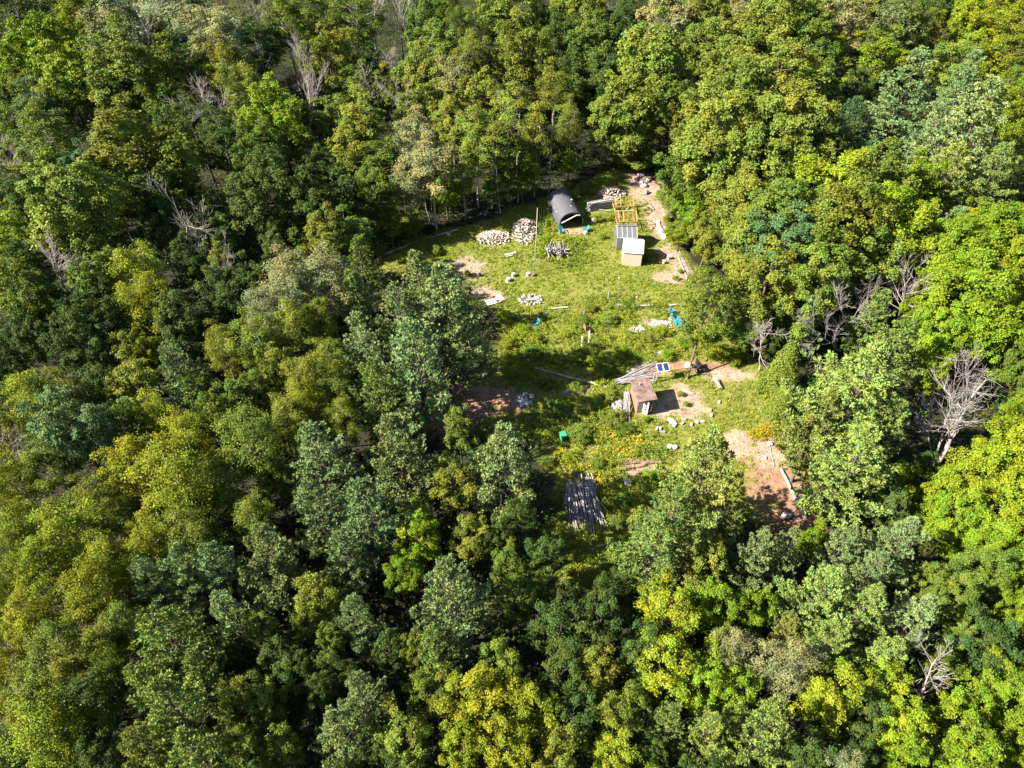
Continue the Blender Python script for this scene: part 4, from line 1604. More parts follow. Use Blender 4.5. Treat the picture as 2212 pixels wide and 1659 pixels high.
heap(1029, 1105, 496, 528, 0.8, 95, 'split log in the low wide firewood heap, left of the taller heap', 'firewood in the low heap', 1)
heap(1107, 1163, 469, 524, 1.3, 115, 'split log in the tall firewood heap just left of the thin tall pole', 'firewood in the tall heap', 2)
heap(1293, 1352, 404, 430, 1.1, 80, 'greyish split log in the shaded heap at the back of the clearing', 'firewood in the back heap', 3)


def round_mesh(name, L, r, k, mat, bend=0.0, taper=0.75, n=7, seg=5):
    g = np.random.default_rng(k)
    t = np.linspace(-0.5, 0.5, seg)
    p = np.stack([t * L, bend * L * (0.25 - t ** 2) + g.normal(size=seg) * r * 0.2, g.normal(size=seg) * r * 0.15], 1)
    b = Bld()
    b.tube(p, np.linspace(r, r * taper, seg), n)
    return b.mesh(name, mat, False)


LOGS = [round_mesh('stacked_log', 3.6 + 0.3 * i, 0.085, i, M_GREYWOOD, 0.03) for i in range(3)]
g = random.Random(5)
sc = (G(1265, 459) + G(1330, 447)) / 2
sdir = (G(1330, 447) - G(1265, 459)).normalized()
base = None
for r in range(9):
    for k in range(4):
        me = g.choice(LOGS)
        if base is None:
            o = base = bpy.data.objects.new('stacked_log', me)
        else:
            o = base.copy()
            o.data = me
        o.location = sc + sdir * g.uniform(-0.35, 0.35) + Vector((0, k * 0.19 + g.uniform(-0.03, 0.03), 0.1 + r * 0.15))
        o.rotation_euler = (0, g.uniform(-0.03, 0.03), math.atan2(sdir.y, sdir.x) + g.uniform(-0.05, 0.05) + (math.pi if g.random() < 0.5 else 0))
        COL.objects.link(o)
        tag(o, 'long grey log in the neat stack behind the grey shelter', 'log', 'logs in the neat stack')
for i in range(3):
    keep(sc + sdir * (i - 1) * 1.2, 0.7)

STICKS = [round_mesh('wood_stick', 2.0 + 0.25 * i, 0.055, 20 + i, M_POLE, 0.05, 0.6, 5) for i in range(4)]
g = random.Random(6)
c = G(1199, 548)
base = None
for i in range(60):
    me = g.choice(STICKS)
    if base is None:
        o = base = bpy.data.objects.new('wood_stick', me)
    else:
        o = base.copy()
        o.data = me
    o.location = c + Vector((g.uniform(-1.25, 1.25), g.uniform(-0.5, 0.7), 0.25 + g.uniform(0, 0.6)))
    o.rotation_euler = (0, g.uniform(0.1, 0.6) * g.choice((1, 1, -1)), math.radians(95) + g.gauss(0, 0.42))
    COL.objects.link(o)
    tag(o, 'pale stick in the loose heap right of the thin tall pole', 'stick', 'sticks in the loose heap')
keep(c, 1.2)


def pole_between(bset, p, q, label, group, first):
    p, q = Vector(p), Vector(q)
    me = random.choice(bset)
    o = bpy.data.objects.new('wooden_pole', me) if first is None else first.copy()
    o.data = me
    d = q - p
    o.location = (p + q) / 2
    o.rotation_euler = d.to_track_quat('X', 'Z').to_euler()
    L = max(v.co.x for v in me.vertices) - min(v.co.x for v in me.vertices)
    o.scale = (d.length / L, 1, 1)
    COL.objects.link(o)
    tag(o, label, 'pole', group)
    return o


POLES = [round_mesh('wooden_pole', 5.0, 0.036 + 0.011 * i, 40 + i, M_POLE, 0.02 * (i - 1), 0.55, 6, 6) for i in range(4)]
g = random.Random(8)
f = None
for i in range(78):                                # the big pile in the shade
    t = g.random()
    top = V3(at(1220 + 62 * t + g.gauss(0, 4), 1060 + 14 * (0.5 - t) + g.gauss(0, 10)))
    bot = V3(at(1232 + 68 * t + g.gauss(0, 9), 1130 + 16 * (t - 0.5) + g.gauss(0, 15)))
    z = 0.08 + 0.75 * g.random() * math.sin(math.pi * (0.12 + 0.76 * t))
    f = f or pole_between(POLES, top + Vector((0, 0, z + 0.55)), bot + Vector((0, 0, z)), 'long pole in the big shaded pile below the wildflowers', 'poles in the big pile', None)
    pole_between(POLES, top + Vector((0, 0, z + 0.55)), bot + Vector((0, 0, z)), 'long pole in the big shaded pile below the wildflowers', 'poles in the big pile', f)
for i in range(4):
    keep(at(1258, 1060 + i * 22), 1.7)
for i in range(16):
    t = g.random()
    a = V3(at(1213 + 18 * t, 1078 + g.gauss(0, 4)))
    q = V3(at(1222 + 20 * t, 1098 + g.gauss(0, 4)))
    pole_between(POLES, a + Vector((0, 0, 0.1 + g.random() * 0.3)), q + Vector((0, 0, 0.1)), 'short pole end sticking out left of the big pile', 'short poles left of the big pile', f)
for i in range(34):                                # the fan of poles behind the brown hut
    t = g.random()
    a = V3(at(1325 + 18 * g.random(), 834 - 9 * g.random()))
    q = V3(at(1405 + 16 * g.random(), 786 + 44 * t))
    pole_between(POLES, a + Vector((0, 0, 0.1 + 0.3 * g.random())), q + Vector((0, 0, 0.75 * g.random() * (1.1 - t) + 0.15)), 'grey pole in the fanned pile behind the brown hut', 'poles fanned behind the hut', f)
keep(G(1370, 815), 1.3)
keep(G(1400, 810), 1.3)
for i in range(16):                                # leaning bundle left of the hut
    t = g.random()
    a = V3(at(1346 + 12 * t, 862 + g.gauss(0, 3)))
    q = V3(at(1346 + 16 * t + g.gauss(0, 1), 908 + g.gauss(0, 7)))
    pole_between(POLES, a + Vector((0, 0, 0.9 + 0.2 * g.random())), q + Vector((0, 0, 0.1)), 'thin pole in the narrow bundle left of the brown hut', 'poles bundled left of the hut', f)
keep(G(1353, 885), 0.8)


def log_between(name, p, q, r, label, mat, cat='log', z=None, branchy=0, seed=0):
    """a fallen log; a child holds its stubs of branches"""
    p, q = V3(p), V3(q)
    rr = r * 0.9 if z is None else z
    root = empty(name, p + Vector((0, 0, rr)))
    d = q - p
    g = np.random.default_rng(seed)
    n = 9
    t = np.linspace(0, 1, n)[:, None]
    pts = t * np.array(d)[None] + g.normal(size=(n, 3)) * r * 0.25
    b = Bld()
    b.tube(pts, np.linspace(r * 0.7, r, n), 8)
    part('stem', b.mesh('stem', mat, False), root)
    if branchy:
        b = Bld()
        for i in range(branchy):
            k = g.uniform(0.05, 0.9)
            s = np.array(d) * k
            e = s + nrm(g.normal(size=3) + np.array([0, 0, 0.6])) * g.uniform(0.15, 0.7)
            b.tube([s, e], [r * 0.3, 0.01], 4)
        part('branch_stubs', b.mesh('branch_stubs', mat), root)
    return tag(root, label, cat)


log_between('fallen_log', at(1152, 796), at(1298.7, 835), 0.15, 'pale barkless log lying in the weeds left of the pole fan', M_PALEWOOD, branchy=4, seed=1)
log_between('fallen_log', at(1686, 1012), at(1739, 1123), 0.17, 'straight pale log on the reddish soil at right', M_PALEWOOD, branchy=5, seed=2)
log_between('fallen_log', at(1664, 968), at(1672, 1008), 0.05, 'thin dead branch above the straight log on reddish soil', M_DEADWOOD, 'branch', branchy=12, seed=3)
log_between('fallen_log', at(1341, 1002), at(1425, 1000), 0.17, 'upper brown rotten log below the orange flowers', M_BROWNWOOD, branchy=2, seed=4)
log_between('fallen_log', at(1346, 1014), at(1392, 1006), 0.20, 'lower brown rotten log below the orange flowers', M_BROWNWOOD, branchy=2, seed=5)
log_between('fallen_log', at(1192, 1288), at(1282, 1322), 0.12, 'grey log lying in the dark opening at the bottom', M_DEADWOOD, branchy=6, seed=6)
log_between('fallen_log', at(1272, 1187), at(1338, 1171), 0.10, 'grey log lying in the shade below the big pole pile', M_DEADWOOD, branchy=3, seed=7)
log_between('fallen_pole', at(1185, 1185), at(1362, 1188), 0.05, 'long thin pole lying level in the shade below the big pole pile', M_DEADWOOD, 'pole', seed=8)
log_between('fallen_pole', at(1342, 620 + 985), at(1343, 1610), 0.02, 'thin stick on the forest floor', M_DEADWOOD, 'stick', seed=9) if False else None
log_between('fallen_pole', at(1430, 980), at(1482, 1003), 0.035, 'thin reddish pole in the grass right of the orange flowers', M_NEWWOOD, 'pole', seed=10)
log_between('fallen_pole', at(1556, 822), at(1600, 838), 0.03, 'thin rusty pole right of the small leaning trestle', M_NEWWOOD, 'pole', seed=11)
log_between('fallen_log', at(905, 905), at(985, 895), 0.09, 'dead bough on the reddish needle floor left of centre', M_DEADWOOD, 'branch', branchy=14, seed=12)
log_between('fallen_log', at(950, 950), at(1010, 930), 0.07, 'twiggy bough on the needle floor by the dark pine trunk', M_DEADWOOD, 'branch', branchy=16, seed=13)
log_between('fallen_log', at(1205, 497 + 30), at(1202, 560), 0.03, 'x', M_DEADWOOD) if False else None
log_between('fallen_log', at(820, 556), at(905, 522), 0.13, 'grey log edging the left end of the clearing', M_GREYWOOD, branchy=3, seed=14)
log_between('fallen_log', at(910, 520), at(990, 497), 0.12, 'grey log edging the clearing left of the firewood heaps', M_GREYWOOD, branchy=3, seed=15)
log_between('fallen_log', at(15, 98), at(50, 92), 0.16, 'brown log in the small gap at the top left', M_BROWNWOOD, branchy=6, seed=16)
log_between('fallen_log', at(5, 88), at(42, 84), 0.15, 'second brown log in the small gap at the top left', M_BROWNWOOD, branchy=5, seed=17)
log_between('fallen_log', at(18, 110), at(40, 113), 0.13, 'whitish log lying across the small gap at the top left', M_PALEWOOD, seed=18)
log_between('fallen_log', at(1640, 945), at(1690, 922), 0.06, 'bare bough end above the yellowing cut bough', M_PALEWOOD, 'branch', branchy=8, seed=19)


def trunk_pine(bu, bv, h, r, label):
    a = Acc()
    b = at(bu, bv)
    a.tube([(0, 0, -0.2), (0.1, 0.05, h * 0.5), (0.15, 0.1, h)], [r, r * 0.85, r * 0.6], 8)
    br = Acc()
    g = np.random.default_rng(int(bu))
    for i in range(26):
        z = g.uniform(0.8, h)
        az = g.uniform(0, 6.28)
        L = g.uniform(0.7, 2.3)
        br.tube([(0.1, 0.05, z), (math.cos(az) * L * 0.6, math.sin(az) * L * 0.6, z - 0.05), (math.cos(az) * L, math.sin(az) * L, z - 0.35)], [0.03, 0.02, 0.008], 3)
    root = empty('lower_pine_trunk', V3(b))  # lower trunk of a standing pine, modelled apart from its crown
    part('stem', a.mesh('stem', M_BARK), root)
    part('dead_boughs', br.mesh('dead_boughs', M_BARK), root)
    tag(root, label, 'tree trunk', 'dark lower pine trunks')


trunk_pine(985, 925, 6.5, 0.22, 'dark bare lower pine trunk in the middle of the needle floor')
trunk_pine(928, 885, 6.0, 0.2, 'dark bare lower pine trunk at the left of the needle floor')

# ---- poles, posts, tables


def tall_pole():
    b = Bld()
    p, q = V3(at(1153, 592)), V3(at(1161, 449, 9.2))
    b.tube([p + Vector((0, 0, -0.2)), (p + q) / 2 + Vector((0.05, 0, 0)), q], [0.06, 0.05, 0.035], 7)
    solo('tall_pole', b.mesh('tall_pole', M_PALEWOOD, True), 'very tall thin wooden pole standing in the grass between the wood heaps', 'pole')


tall_pole()


def post(u, v, h, label, r=0.05, mat=None):
    b = Bld()
    b.tube([(0, 0, -0.1), (0.01, 0, h)], [r, r * 0.9], 7)
    solo('fence_post', b.mesh('fence_post', mat or M_GREYWOOD), label, 'post', None, G(u, v))


post(1313, 649, 1.7, 'grey wooden post standing alone in the middle of the clearing')
post(1143, 690, 2.1, 'thin dark post behind the lone turquoise chair', 0.03, M_BARK)
post(1336, 1086, 1.0, 'short dark stub post right of the big pole pile', 0.12, M_BARK)


def plank(u0, v0, u1, v1, w, label, mat=M_PALEWOOD, t=0.07, z=0.2):
    p, q = G(u0, v0), G(u1, v1)
    b = Bld()
    d = q - p
    b.beam(-d / 2, d / 2, w * 0.62, t)
    keep((p + q) / 2, 0.35)
    o = solo('plank', b.mesh('plank', mat), label, 'plank', 'planks lying in the clearing', (p + q) / 2 + Vector((0, 0, z)))
    return o


plank(1191, 669, 1226, 666, 0.28, 'whitish plank right of the stone fire ring')
plank(1324, 662, 1347, 661, 0.32, 'whitish plank below the lone grey post')
plank(1372, 664, 1403, 662, 0.30, 'whitish plank in the grass left of the orange flowers')
plank(1446, 662, 1460, 660, 0.28, 'short whitish plank beside the leaning tree')
plank(1256, 674, 1279, 669, 0.2, 'upper dark plank above the brown bench', M_GREYWOOD)
plank(1258, 677, 1276, 673, 0.2, 'lower dark plank above the brown bench', M_GREYWOOD)
plank(1257, 732, 1255.5, 754, 0.3, 'pale board on the left of the small brown pit', z=0.5)
plank(1273, 717, 1270.5, 747, 0.24, 'pale board on the right of the small brown pit', z=0.5)
plank(1091, 553, 1114, 548, 0.5, 'wide whitish plank left of the tall pole')
plank(1094, 557, 1108, 553, 0.3, 'smaller whitish plank touching the wide one')
plank(1029, 645, 1051, 642, 0.3, 'whitish plank left of the white sheets')
plank(1292, 455, 1318, 458, 0.14, 'pale stick of lumber on the ground left of the house frame')
plank(1345, 462, 1358, 450, 0.12, 'loose pale stick inside the near house frame', M_PALEWOOD)
plank(1375, 447, 1400, 440, 0.14, 'weathered rail on the path right of the far house frame', M_GREYWOOD)
plank(1402, 442, 1412, 455, 0.14, 'short weathered rail at the path corner', M_GREYWOOD)


def bench():
    root = empty('wooden_bench', G(1266.5, 716), 0.2)
    b = Bld()
    b.box((0, 0, 0.46), (0.5, 0.9, 0.06))
    part('seat', b.mesh('seat', M_BROWNWOOD), root)
    for x in (-0.2, 0.2):
        for y in (-0.38, 0.38):
            b = Bld()
            b.box((x, y, 0.215), (0.07, 0.07, 0.43))
            part('leg', b.mesh('leg', M_BROWNWOOD), root)
    b = Bld()
    b.box((-0.22, 0, 0.75), (0.05, 0.9, 0.5))
    part('backrest', b.mesh('backrest', M_BROWNWOOD), root)
    tag(root, 'small brown wooden bench in the weeds above the pale boards', 'bench')
    keep(G(1266, 722), 0.8)


bench()


def solar():
    L, R = Vector((15.82, 53.5, 1.6)), Vector((19.79, 54.15, 1.6))
    d = (R - L).normalized()
    n = Vector((-d.y, d.x, 0))
    root = empty('pole_rack', (L.x, L.y, 0), math.atan2(d.y, d.x))
    b = Bld()
    b.beam((0, 0, 1.6), ((R - L).length, 0, 1.6), 0.12, 0.09)
    part('beam', b.mesh('beam', M_NEWWOOD), root)
    for x, y in ((0.12, 0.0), (-0.3, -0.25), (0.45, 0.5)):
        b = Bld()
        b.tube([(x, y, 0), (x * 0.9, y * 0.4, 1.55)], 0.05, 6)
        part('post', b.mesh('post', M_GREYWOOD), root)
    b = Bld()
    b.beam((0.1, 0.62, 1.52), (1.6, 0.62, 1.52), 0.07, 0.07)
    part('back_rail', b.mesh('back_rail', M_NEWWOOD), root)
    tag(root, 'long timber rack carrying the blue solar panels, nailed to the leaning tree', 'rack')
    for k, (x, name) in enumerate(((0.42, 'left'), (1.12, 'right'))):
        c = L + d * x + n * 0.30 + Vector((0, 0, 0.22))
        r = empty('solar_panel', c)
        r.rotation_euler = (math.radians(24), 0, math.atan2(d.y, d.x) + 0.07 * k)
        w, h = 0.62, 0.92
        b = Bld()
        b.box((0, 0, 0), (w - 0.05, h - 0.05, 0.02))
        pn = part('cell_sheet', b.mesh('cell_sheet', M_PANEL), r)
        b = Bld()
        for i in range(1, 4):
            b.box((-w / 2 + w * i / 4, 0, 0.012), (0.012, h - 0.06, 0.006))
        for i in range(1, 4):
            b.box((0, -h / 2 + h * i / 4, 0.0125), (w - 0.06, 0.008, 0.006))
        part('grid_line', b.mesh('grid_line', M_STEEL), pn)
        b = Bld()
        for s in (-1, 1):
            b.box((s * w / 2, 0, 0.004), (0.05, h, 0.045))
            b.box((0, s * h / 2, 0.004), (w - 0.05, 0.05, 0.043))
        part('frame', b.mesh('frame', M_ALU), r)
        tag(r, 'blue solar panel in a white frame, %s one of the two on the timber rack' % name, 'solar panel', 'solar panels on the rack')


solar()


def tarp_slab():
    p = G(1370, 806)
    b = Bld()
    b.box((0, 0, 0.05), (1.3, 0.8, 0.06), (0.1, 0, 0.1))
    solo('metal_sheet', b.mesh('metal_sheet', M_GREYWOOD), 'flat grey sheet lying behind the fanned poles', 'sheet', None, p)


tarp_slab()


def bag(u, v, mat, label, s=0.4, z=0.0):
    me = bpy.data.meshes.new('sack')
    import bmesh
    bm = bmesh.new()
    bmesh.ops.create_icosphere(bm, subdivisions=3, radius=1)
    g = np.random.default_rng(int(u + v))
    for vv in bm.verts:
        c = vv.co
        k = 1 + 0.18 * math.sin(c.x * 5 + u) * math.sin(c.y * 4 + v) + 0.05 * g.normal()
        vv.co = (c.x * s * k, c.y * s * 0.8 * k, max(c.z * s * 0.75 * k, -s * 0.5) + s * 0.5)
    bm.to_mesh(me)
    bm.free()
    me.materials.append(mat)
    me.polygons.foreach_set('use_smooth', np.ones(len(me.polygons), bool))
    return solo('sack', me, label, 'sack', None, G(u, v) + Vector((0, 0, z)))


bag(1486, 792, M_WHITE, 'white sack behind the right end of the timber rack', 0.45)
bag(1446, 966, M_WHITE, 'white sack among the weeds, left of two below the blocks', 0.3)
bag(1457, 968, M_WHITE, 'white sack among the weeds, right of two below the blocks', 0.3)
bag(1663, 960, M_WHITE, 'small white bundle at the top of the reddish soil', 0.28)
bag(1179, 681, M_WHITE, 'crumpled white bag right of the lone turquoise chair', 0.3)


def machine():
    root = empty('garden_tractor', G(1510, 800), math.radians(15))
    b = Bld()
    b.box((0, 0.1, 0.55), (0.5, 0.7, 0.30))
    b.box((0, 0.55, 0.62), (0.42, 0.5, 0.36))
    b.box((0, 0.58, 0.84), (0.34, 0.4, 0.08))
    part('body', b.mesh('body', M_BLACK), root)
    b = Bld()
    b.box((0, -0.15, 0.74), (0.42, 0.4, 0.08))
    b.box((0, -0.36, 0.95), (0.42, 0.07, 0.4))
    part('seat', b.mesh('seat', M_BLACK), root)
    for x, y, r in ((-0.42, -0.25, 0.32), (0.42, -0.25, 0.32), (-0.38, 0.6, 0.22), (0.38, 0.6, 0.22)):
        b = Bld()
        b.tube([(x - 0.1, y, r), (x + 0.1, y, r)], r, 14)
        wh = part('wheel', b.mesh('wheel', M_BLACK), root)
        b = Bld()
        b.tube([(x - 0.106, y, r), (x + 0.106, y, r)], r * 0.42, 10)
        part('rim', b.mesh('rim', M_STEEL), wh)
    b = Bld()
    b.tube([(0, 0.35, 0.8), (0, 0.15, 1.1)], 0.02, 5)
    b.tube([(0.19 * math.cos(t), 0.15 + 0.1 * math.sin(t), 1.1 + 0.15 * math.sin(t)) for t in np.linspace(0, 6.28, 13)], 0.016, 4)
    part('steering_wheel', b.mesh('steering_wheel', M_BLACK), root)
    b = Bld()
    b.box((0.0, 0.82, 0.68), (0.3, 0.03, 0.12))
    part('headlight', b.mesh('headlight', M_WHITE), root)
    tag(root, 'small black four-wheeled garden machine parked under the tree', 'garden machine')
    keep(G(1510, 797), 0.9)


machine()


def trestle():
    root = empty('trestle', G(1546, 834), math.radians(-72))
    b = Bld()
    b.box((0, 0, 0.62), (1.5, 0.22, 0.05), (0, 0.12, 0))
    part('board', b.mesh('board', M_WHITE), root)
    for x in (-0.6, 0.6):
        for y in (-1, 1):
            b = Bld()
            b.beam((x, y * 0.32, 0), (x, y * 0.03, 0.62 - x * 0.12), 0.05, 0.05)
            part('leg', b.mesh('leg', M_NEWWOOD), root)
    tag(root, 'small trestle with a whitish board leaning in the dry grass', 'trestle')


trestle()


def block_mesh():
    b = Bld()
    L, w, h, t = 0.42, 0.22, 0.20, 0.035
    for s in (-1, 1):
        b.box((0, s * (w / 2 - t / 2), h / 2), (L, t, h))
    for x in (-L / 2 + t / 2, 0, L / 2 - t / 2):
        b.box((x, 0, h / 2), (t, w - 2 * t - 0.002, h - 0.002))
    return b.mesh('concrete_block', M_CONC)


BM = block_mesh()
blk = None
for X, Y, rz, flat, lab in ((1255, 97, 80, 0, 'concrete block standing alone, uppermost right by the dirt bed'), (1150, 190, 85, 0, 'concrete block right of the dirt bed, upper of a close pair'), (1152, 253, 85, 1, 'concrete block right of the dirt bed, lower of a close pair'),
                            (1055, 325, -5, 1, 'concrete block below the dirt bed, right one of two end to end'), (995, 328, -40, 1, 'concrete block below the dirt bed, left one of two end to end'), (915, 362, 85, 1, 'upright-looking concrete block in the middle of the row'),
                            (812, 347, 45, 1, 'tilted concrete block left in the row below the dirt bed'), (840, 302, -8, 0, 'concrete block touching the lower edge of the dirt bed'), (545, 410, 80, 1, 'concrete block in the weeds, right one of the far-left pair'),
                            (508, 408, 60, 1, 'concrete block in the weeds, left one of the far-left pair'), (590, 452, 0, 0, 'concrete block sunk in weeds left of the two white sacks')):
    u, v = (2300 + 0.3152 * X) * 0.57604, (1480 + 0.3152 * Y) * 0.57604
    if blk is None:
        o = blk = bpy.data.objects.new('concrete_block', BM)
    else:
        o = blk.copy()
    o.location = G(u, v) + Vector((0, 0, 0.02 + (0.11 if flat else 0)))
    o.rotation_euler = (math.radians(90) if flat else 0, 0, math.radians(rz))
    o.scale = (0.92, 0.92, 0.92)
    COL.objects.link(o)
    keep(o.location, 0.4)
    tag(o, lab, 'concrete block', 'loose concrete blocks')

# ---- stones


def rock_mesh(k, name='stone', mat=None):
    import bmesh
    me = bpy.data.meshes.new(name)
    bm = bmesh.new()
    bmesh.ops.create_icosphere(bm, subdivisions=2, radius=1)
    g = np.random.default_rng(k)
    ph = g.uniform(0, 6, 6)
    for v in bm.verts:
        c = v.co
        s = 1 + 0.22 * math.sin(c.x * 3 + ph[0]) * math.cos(c.y * 3 + ph[1]) + 0.14 * math.sin(c.z * 5 + ph[2] + c.x * 4) + 0.05 * g.normal()
        v.co = (c.x * s * 1.15, c.y * s * 0.9, c.z * s * 0.7)
    bm.to_mesh(me)
    bm.free()
    me.materials.append(mat or M_ROCK)
    return me


RK = [rock_mesh(i) for i in range(4)]
WR = [rock_mesh(i + 10, 'stone', M_WROCK) for i in range(3)]


def stones(spots, size, label, group, meshes, seed, zf=0.4):
    g = random.Random(seed)
    first = None
    for u, v in spots:
        me = g.choice(meshes)
        if first is None:
            o = first = bpy.data.objects.new('stone', me)
        else:
            o = first.copy()
            o.data = me
        s = size * g.uniform(0.7, 1.35)
        o.location = G(u, v) + Vector((0, 0, s * zf))
        o.rotation_euler = (g.uniform(-0.4, 0.4), g.uniform(-0.4, 0.4), g.uniform(0, 6.28))
        o.scale = (s, s, s)
        COL.objects.link(o)
        tag(o, label, 'stone', group)
        keep(o.location, s * 1.2)


ring = [(1147 + random.uniform(15, 27) * math.cos(t), 648 + random.uniform(5, 13) * math.sin(t)) for t in np.linspace(0, 6.1, 30)]
stones(ring, 0.2, 'rounded stone in the fire ring in the middle of the clearing', 'stones of the fire ring', RK, 1)
keep(G(1148, 648), 1.4)
b = Bld()
b.box((0, 0, 0.22), (1.3, 0.5, 0.06), (0.05, 0, 0.1))
solo('grill_slab', b.mesh('grill_slab', M_GREYWOOD), 'grey slab lying across the stone fire ring', 'slab', None, G(1149, 649))
stones([(1322 + 20 * random.random(), 870 + 24 * random.random()) for _ in range(26)], 0.22, 'pale stone in the shaded pile left of the pole bundle', 'stones piled left of the hut', RK, 2)
keep(G(1332, 882), 0.9)
stones([(1132.8 + random.gauss(0, 9), 865.8 + random.gauss(0, 7)) for _ in range(34)], 0.17, 'white stone in the small round pile beside the needle floor', 'stones of the white pile', WR, 3)
stones([(1374 + random.gauss(0, 11), 711 + random.gauss(0, 3.5)) for _ in range(30)], 0.15, 'white rubble stone in the left bright patch above the panels', 'rubble in the left patch', WR, 4, 0.2)
stones([(1422 + random.gauss(0, 13), 698 + random.gauss(0, 4.5)) for _ in range(34)], 0.15, 'white rubble stone in the right bright patch beside the chairs', 'rubble in the right patch', WR, 5, 0.2)
stones([(1437 + random.gauss(0, 8), 766 + random.gauss(0, 3)) for _ in range(12)], 0.2, 'white rubble stone above the solar panels', 'rubble above the panels', WR, 6, 0.2)
stones([(1199.7 + random.gauss(0, 7), 1177 + random.gauss(0, 5)) for _ in range(14)], 0.16, 'grey stone scattered in the shade below the big pole pile', 'stones in the dark shade', WR, 7)
stones([(1419 + 16 * k / 8 + random.gauss(0, 1), 480 + 34 * k / 8) for k in range(9)], 0.3, 'edging stone along the path right of the greenhouse', 'edging stones of the path', WR, 8, 0.3)
stones([(1388 + random.gauss(0, 10), 393 + random.gauss(0, 8)) for _ in range(12)], 0.4, 'boulder at the back end of the clearing path', 'boulders at the back of the path', RK, 9, 0.3)
stones([(968, 507)], 0.4, 'single grey boulder at the left wood edge of the clearing', None, RK, 10)
stones([(1698, 1115)], 0.3, 'pale stone left of the straight log on reddish soil', None, WR, 11)
stones([(1653, 990)], 0.2, 'small grey stone above the straight log on reddish soil', None, RK, 12)
stones([(1356, 1045)], 0.4, 'pale boulder below the rotten logs', None, WR, 13)
stones([(1376, 643)], 0.18, 'little white stone in the middle of the grass', None, WR, 14)
stones([(1337, 601)], 0.2, 'white stone in the grass in front of the white-roofed shed', None, WR, 15)
for u, v, w in ((1485, 883, 40),):
    pass


def stump(u, v, r, h, label, mat=M_GREYWOOD):
    b = Bld()
    b.tube([(0, 0, -0.05), (0, 0, h * 0.3), (0, 0, h)], [r * 1.25, r, r * 0.95], 11)
    o = solo('tree_stump', b.mesh('tree_stump', mat), label, 'stump', None, G(u, v))
    keep(o.location, r * 1.5)


stump(1098, 607, 0.34, 0.45, 'dark round stump left in the grass')
stump(1109, 597, 0.28, 0.5, 'smaller stump above the dark round stump')
stump(1141, 595, 0.32, 0.42, 'grey stump left of the foot of the tall pole')
stump(1151, 596, 0.30, 0.36, 'brownish stump at the foot of the tall pole', M_BROWNWOOD)
stump(1282, 480, 0.34, 0.6, 'grey stump right of the shelter front')
stump(1307, 840, 0.18, 0.35, 'cut stump at the end of the pale barkless log', M_PALEWOOD)
stump(1206, 564, 0.2, 0.4, 'small stump below the stick heap')


def white_sheets():
    for k, (u, v, rz, s, tl, lab) in enumerate(((1062, 654, 0.5, (1.5, 0.9), 0.12, 'white sheet on the grass, left and largest of three'), (1071, 648, 0.75, (0.9, 0.7), -0.2, 'white sheet on the grass, middle one of three'),
                                                 (1080, 646, 0.75, (0.9, 0.9), 0.16, 'white sheet with a dark edge, right one of three'))):
        b = Bld()
        b.box((0, 0, 0.16), (s[0], s[1], 0.03), (tl, 0.1, 0))
        b.box((0, 0, 0.06), (s[0] * 0.8, s[1] * 0.8, 0.12))
        solo('board_sheet', b.mesh('board_sheet', M_WHITE), lab, 'sheet', 'white sheets on the grass', G(u, v) + Vector((0, 0, 0.02)), (0, 0, rz))
        keep(G(u, v), 0.7)
    plank(1078, 655, 1092, 648, 0.25, 'orange-tinged lath below the white sheets', M_NEWWOOD)


white_sheets()


def bin_green():
    root = empty('wheelie_bin', G(1216, 950), 0.4)
    b = Bld()
    b.box((0, 0, 0.5), (0.55, 0.6, 0.85))
    part('body', b.mesh('body', M_GREENP), root)
    b = Bld()
    b.box((0, 0, 0.96), (0.6, 0.66, 0.06), (0.1, 0, 0))
    part('lid', b.mesh('lid', M_GREENP), root)
    for s in (-1, 1):
        b = Bld()
        b.tube([(s * 0.22, 0.3, 0.12), (s * 0.30, 0.3, 0.12)], 0.12, 10)
        part('wheel', b.mesh('wheel', M_BLACK), root)
    tag(root, 'dark green bin standing in the shaded weeds', 'bin')


bin_green()


def sheet_junk():
    for i, (u, v, rz, lab) in enumerate(((1452, 916, 0.3, 'crumpled pale sheet in the weeds left of the blocks, upper one'), (1447, 911, -0.4, 'crumpled pale sheet in the weeds left of the blocks, left one'), (1456, 921, 1.0, 'crumpled pale strip in the weeds left of the blocks, lower one'))):
        b = Bld()
        b.box((0, 0, 0.3), (0.7, 0.3, 0.03), (0.2, 0.1, 0))
        b.box((0.1, 0.1, 0.15), (0.4, 0.3, 0.25), (0.2, 0.3, 0.4))
        solo('plastic_sheet', b.mesh('plastic_sheet', M_WHITE), lab, 'sheet', 'pale sheets in the weeds', G(u, v), (0, 0, rz))


sheet_junk()


def edge_fence():
    pts = [(1465, 556), (1471, 570), (1477, 584), (1484, 601)]
    root = empty('wire_fence', G(*pts[0]))
    o0 = G(*pts[0])
    for p in pts:
        b = Bld()
        q = G(*p) - o0
        b.tube([q + Vector((0, 0, -0.1)), q + Vector((0, 0, 1.1))], 0.035, 5)
        part('post', b.mesh('post', M_GREYWOOD), root)
    for z, r in ((0.1, 0.08), (0.6, 0.012), (1.0, 0.012)):
        b = Bld()
        b.tube([G(*p) - o0 + Vector((0, 0, z)) for p in pts], r, 5)
        part('wire' if r < 0.05 else 'bottom_rail', b.mesh('wire' if r < 0.05 else 'bottom_rail', M_PALEWOOD), root)
    tag(root, 'low wire fence with a pale bottom rail right of the shed', 'fence')


edge_fence()


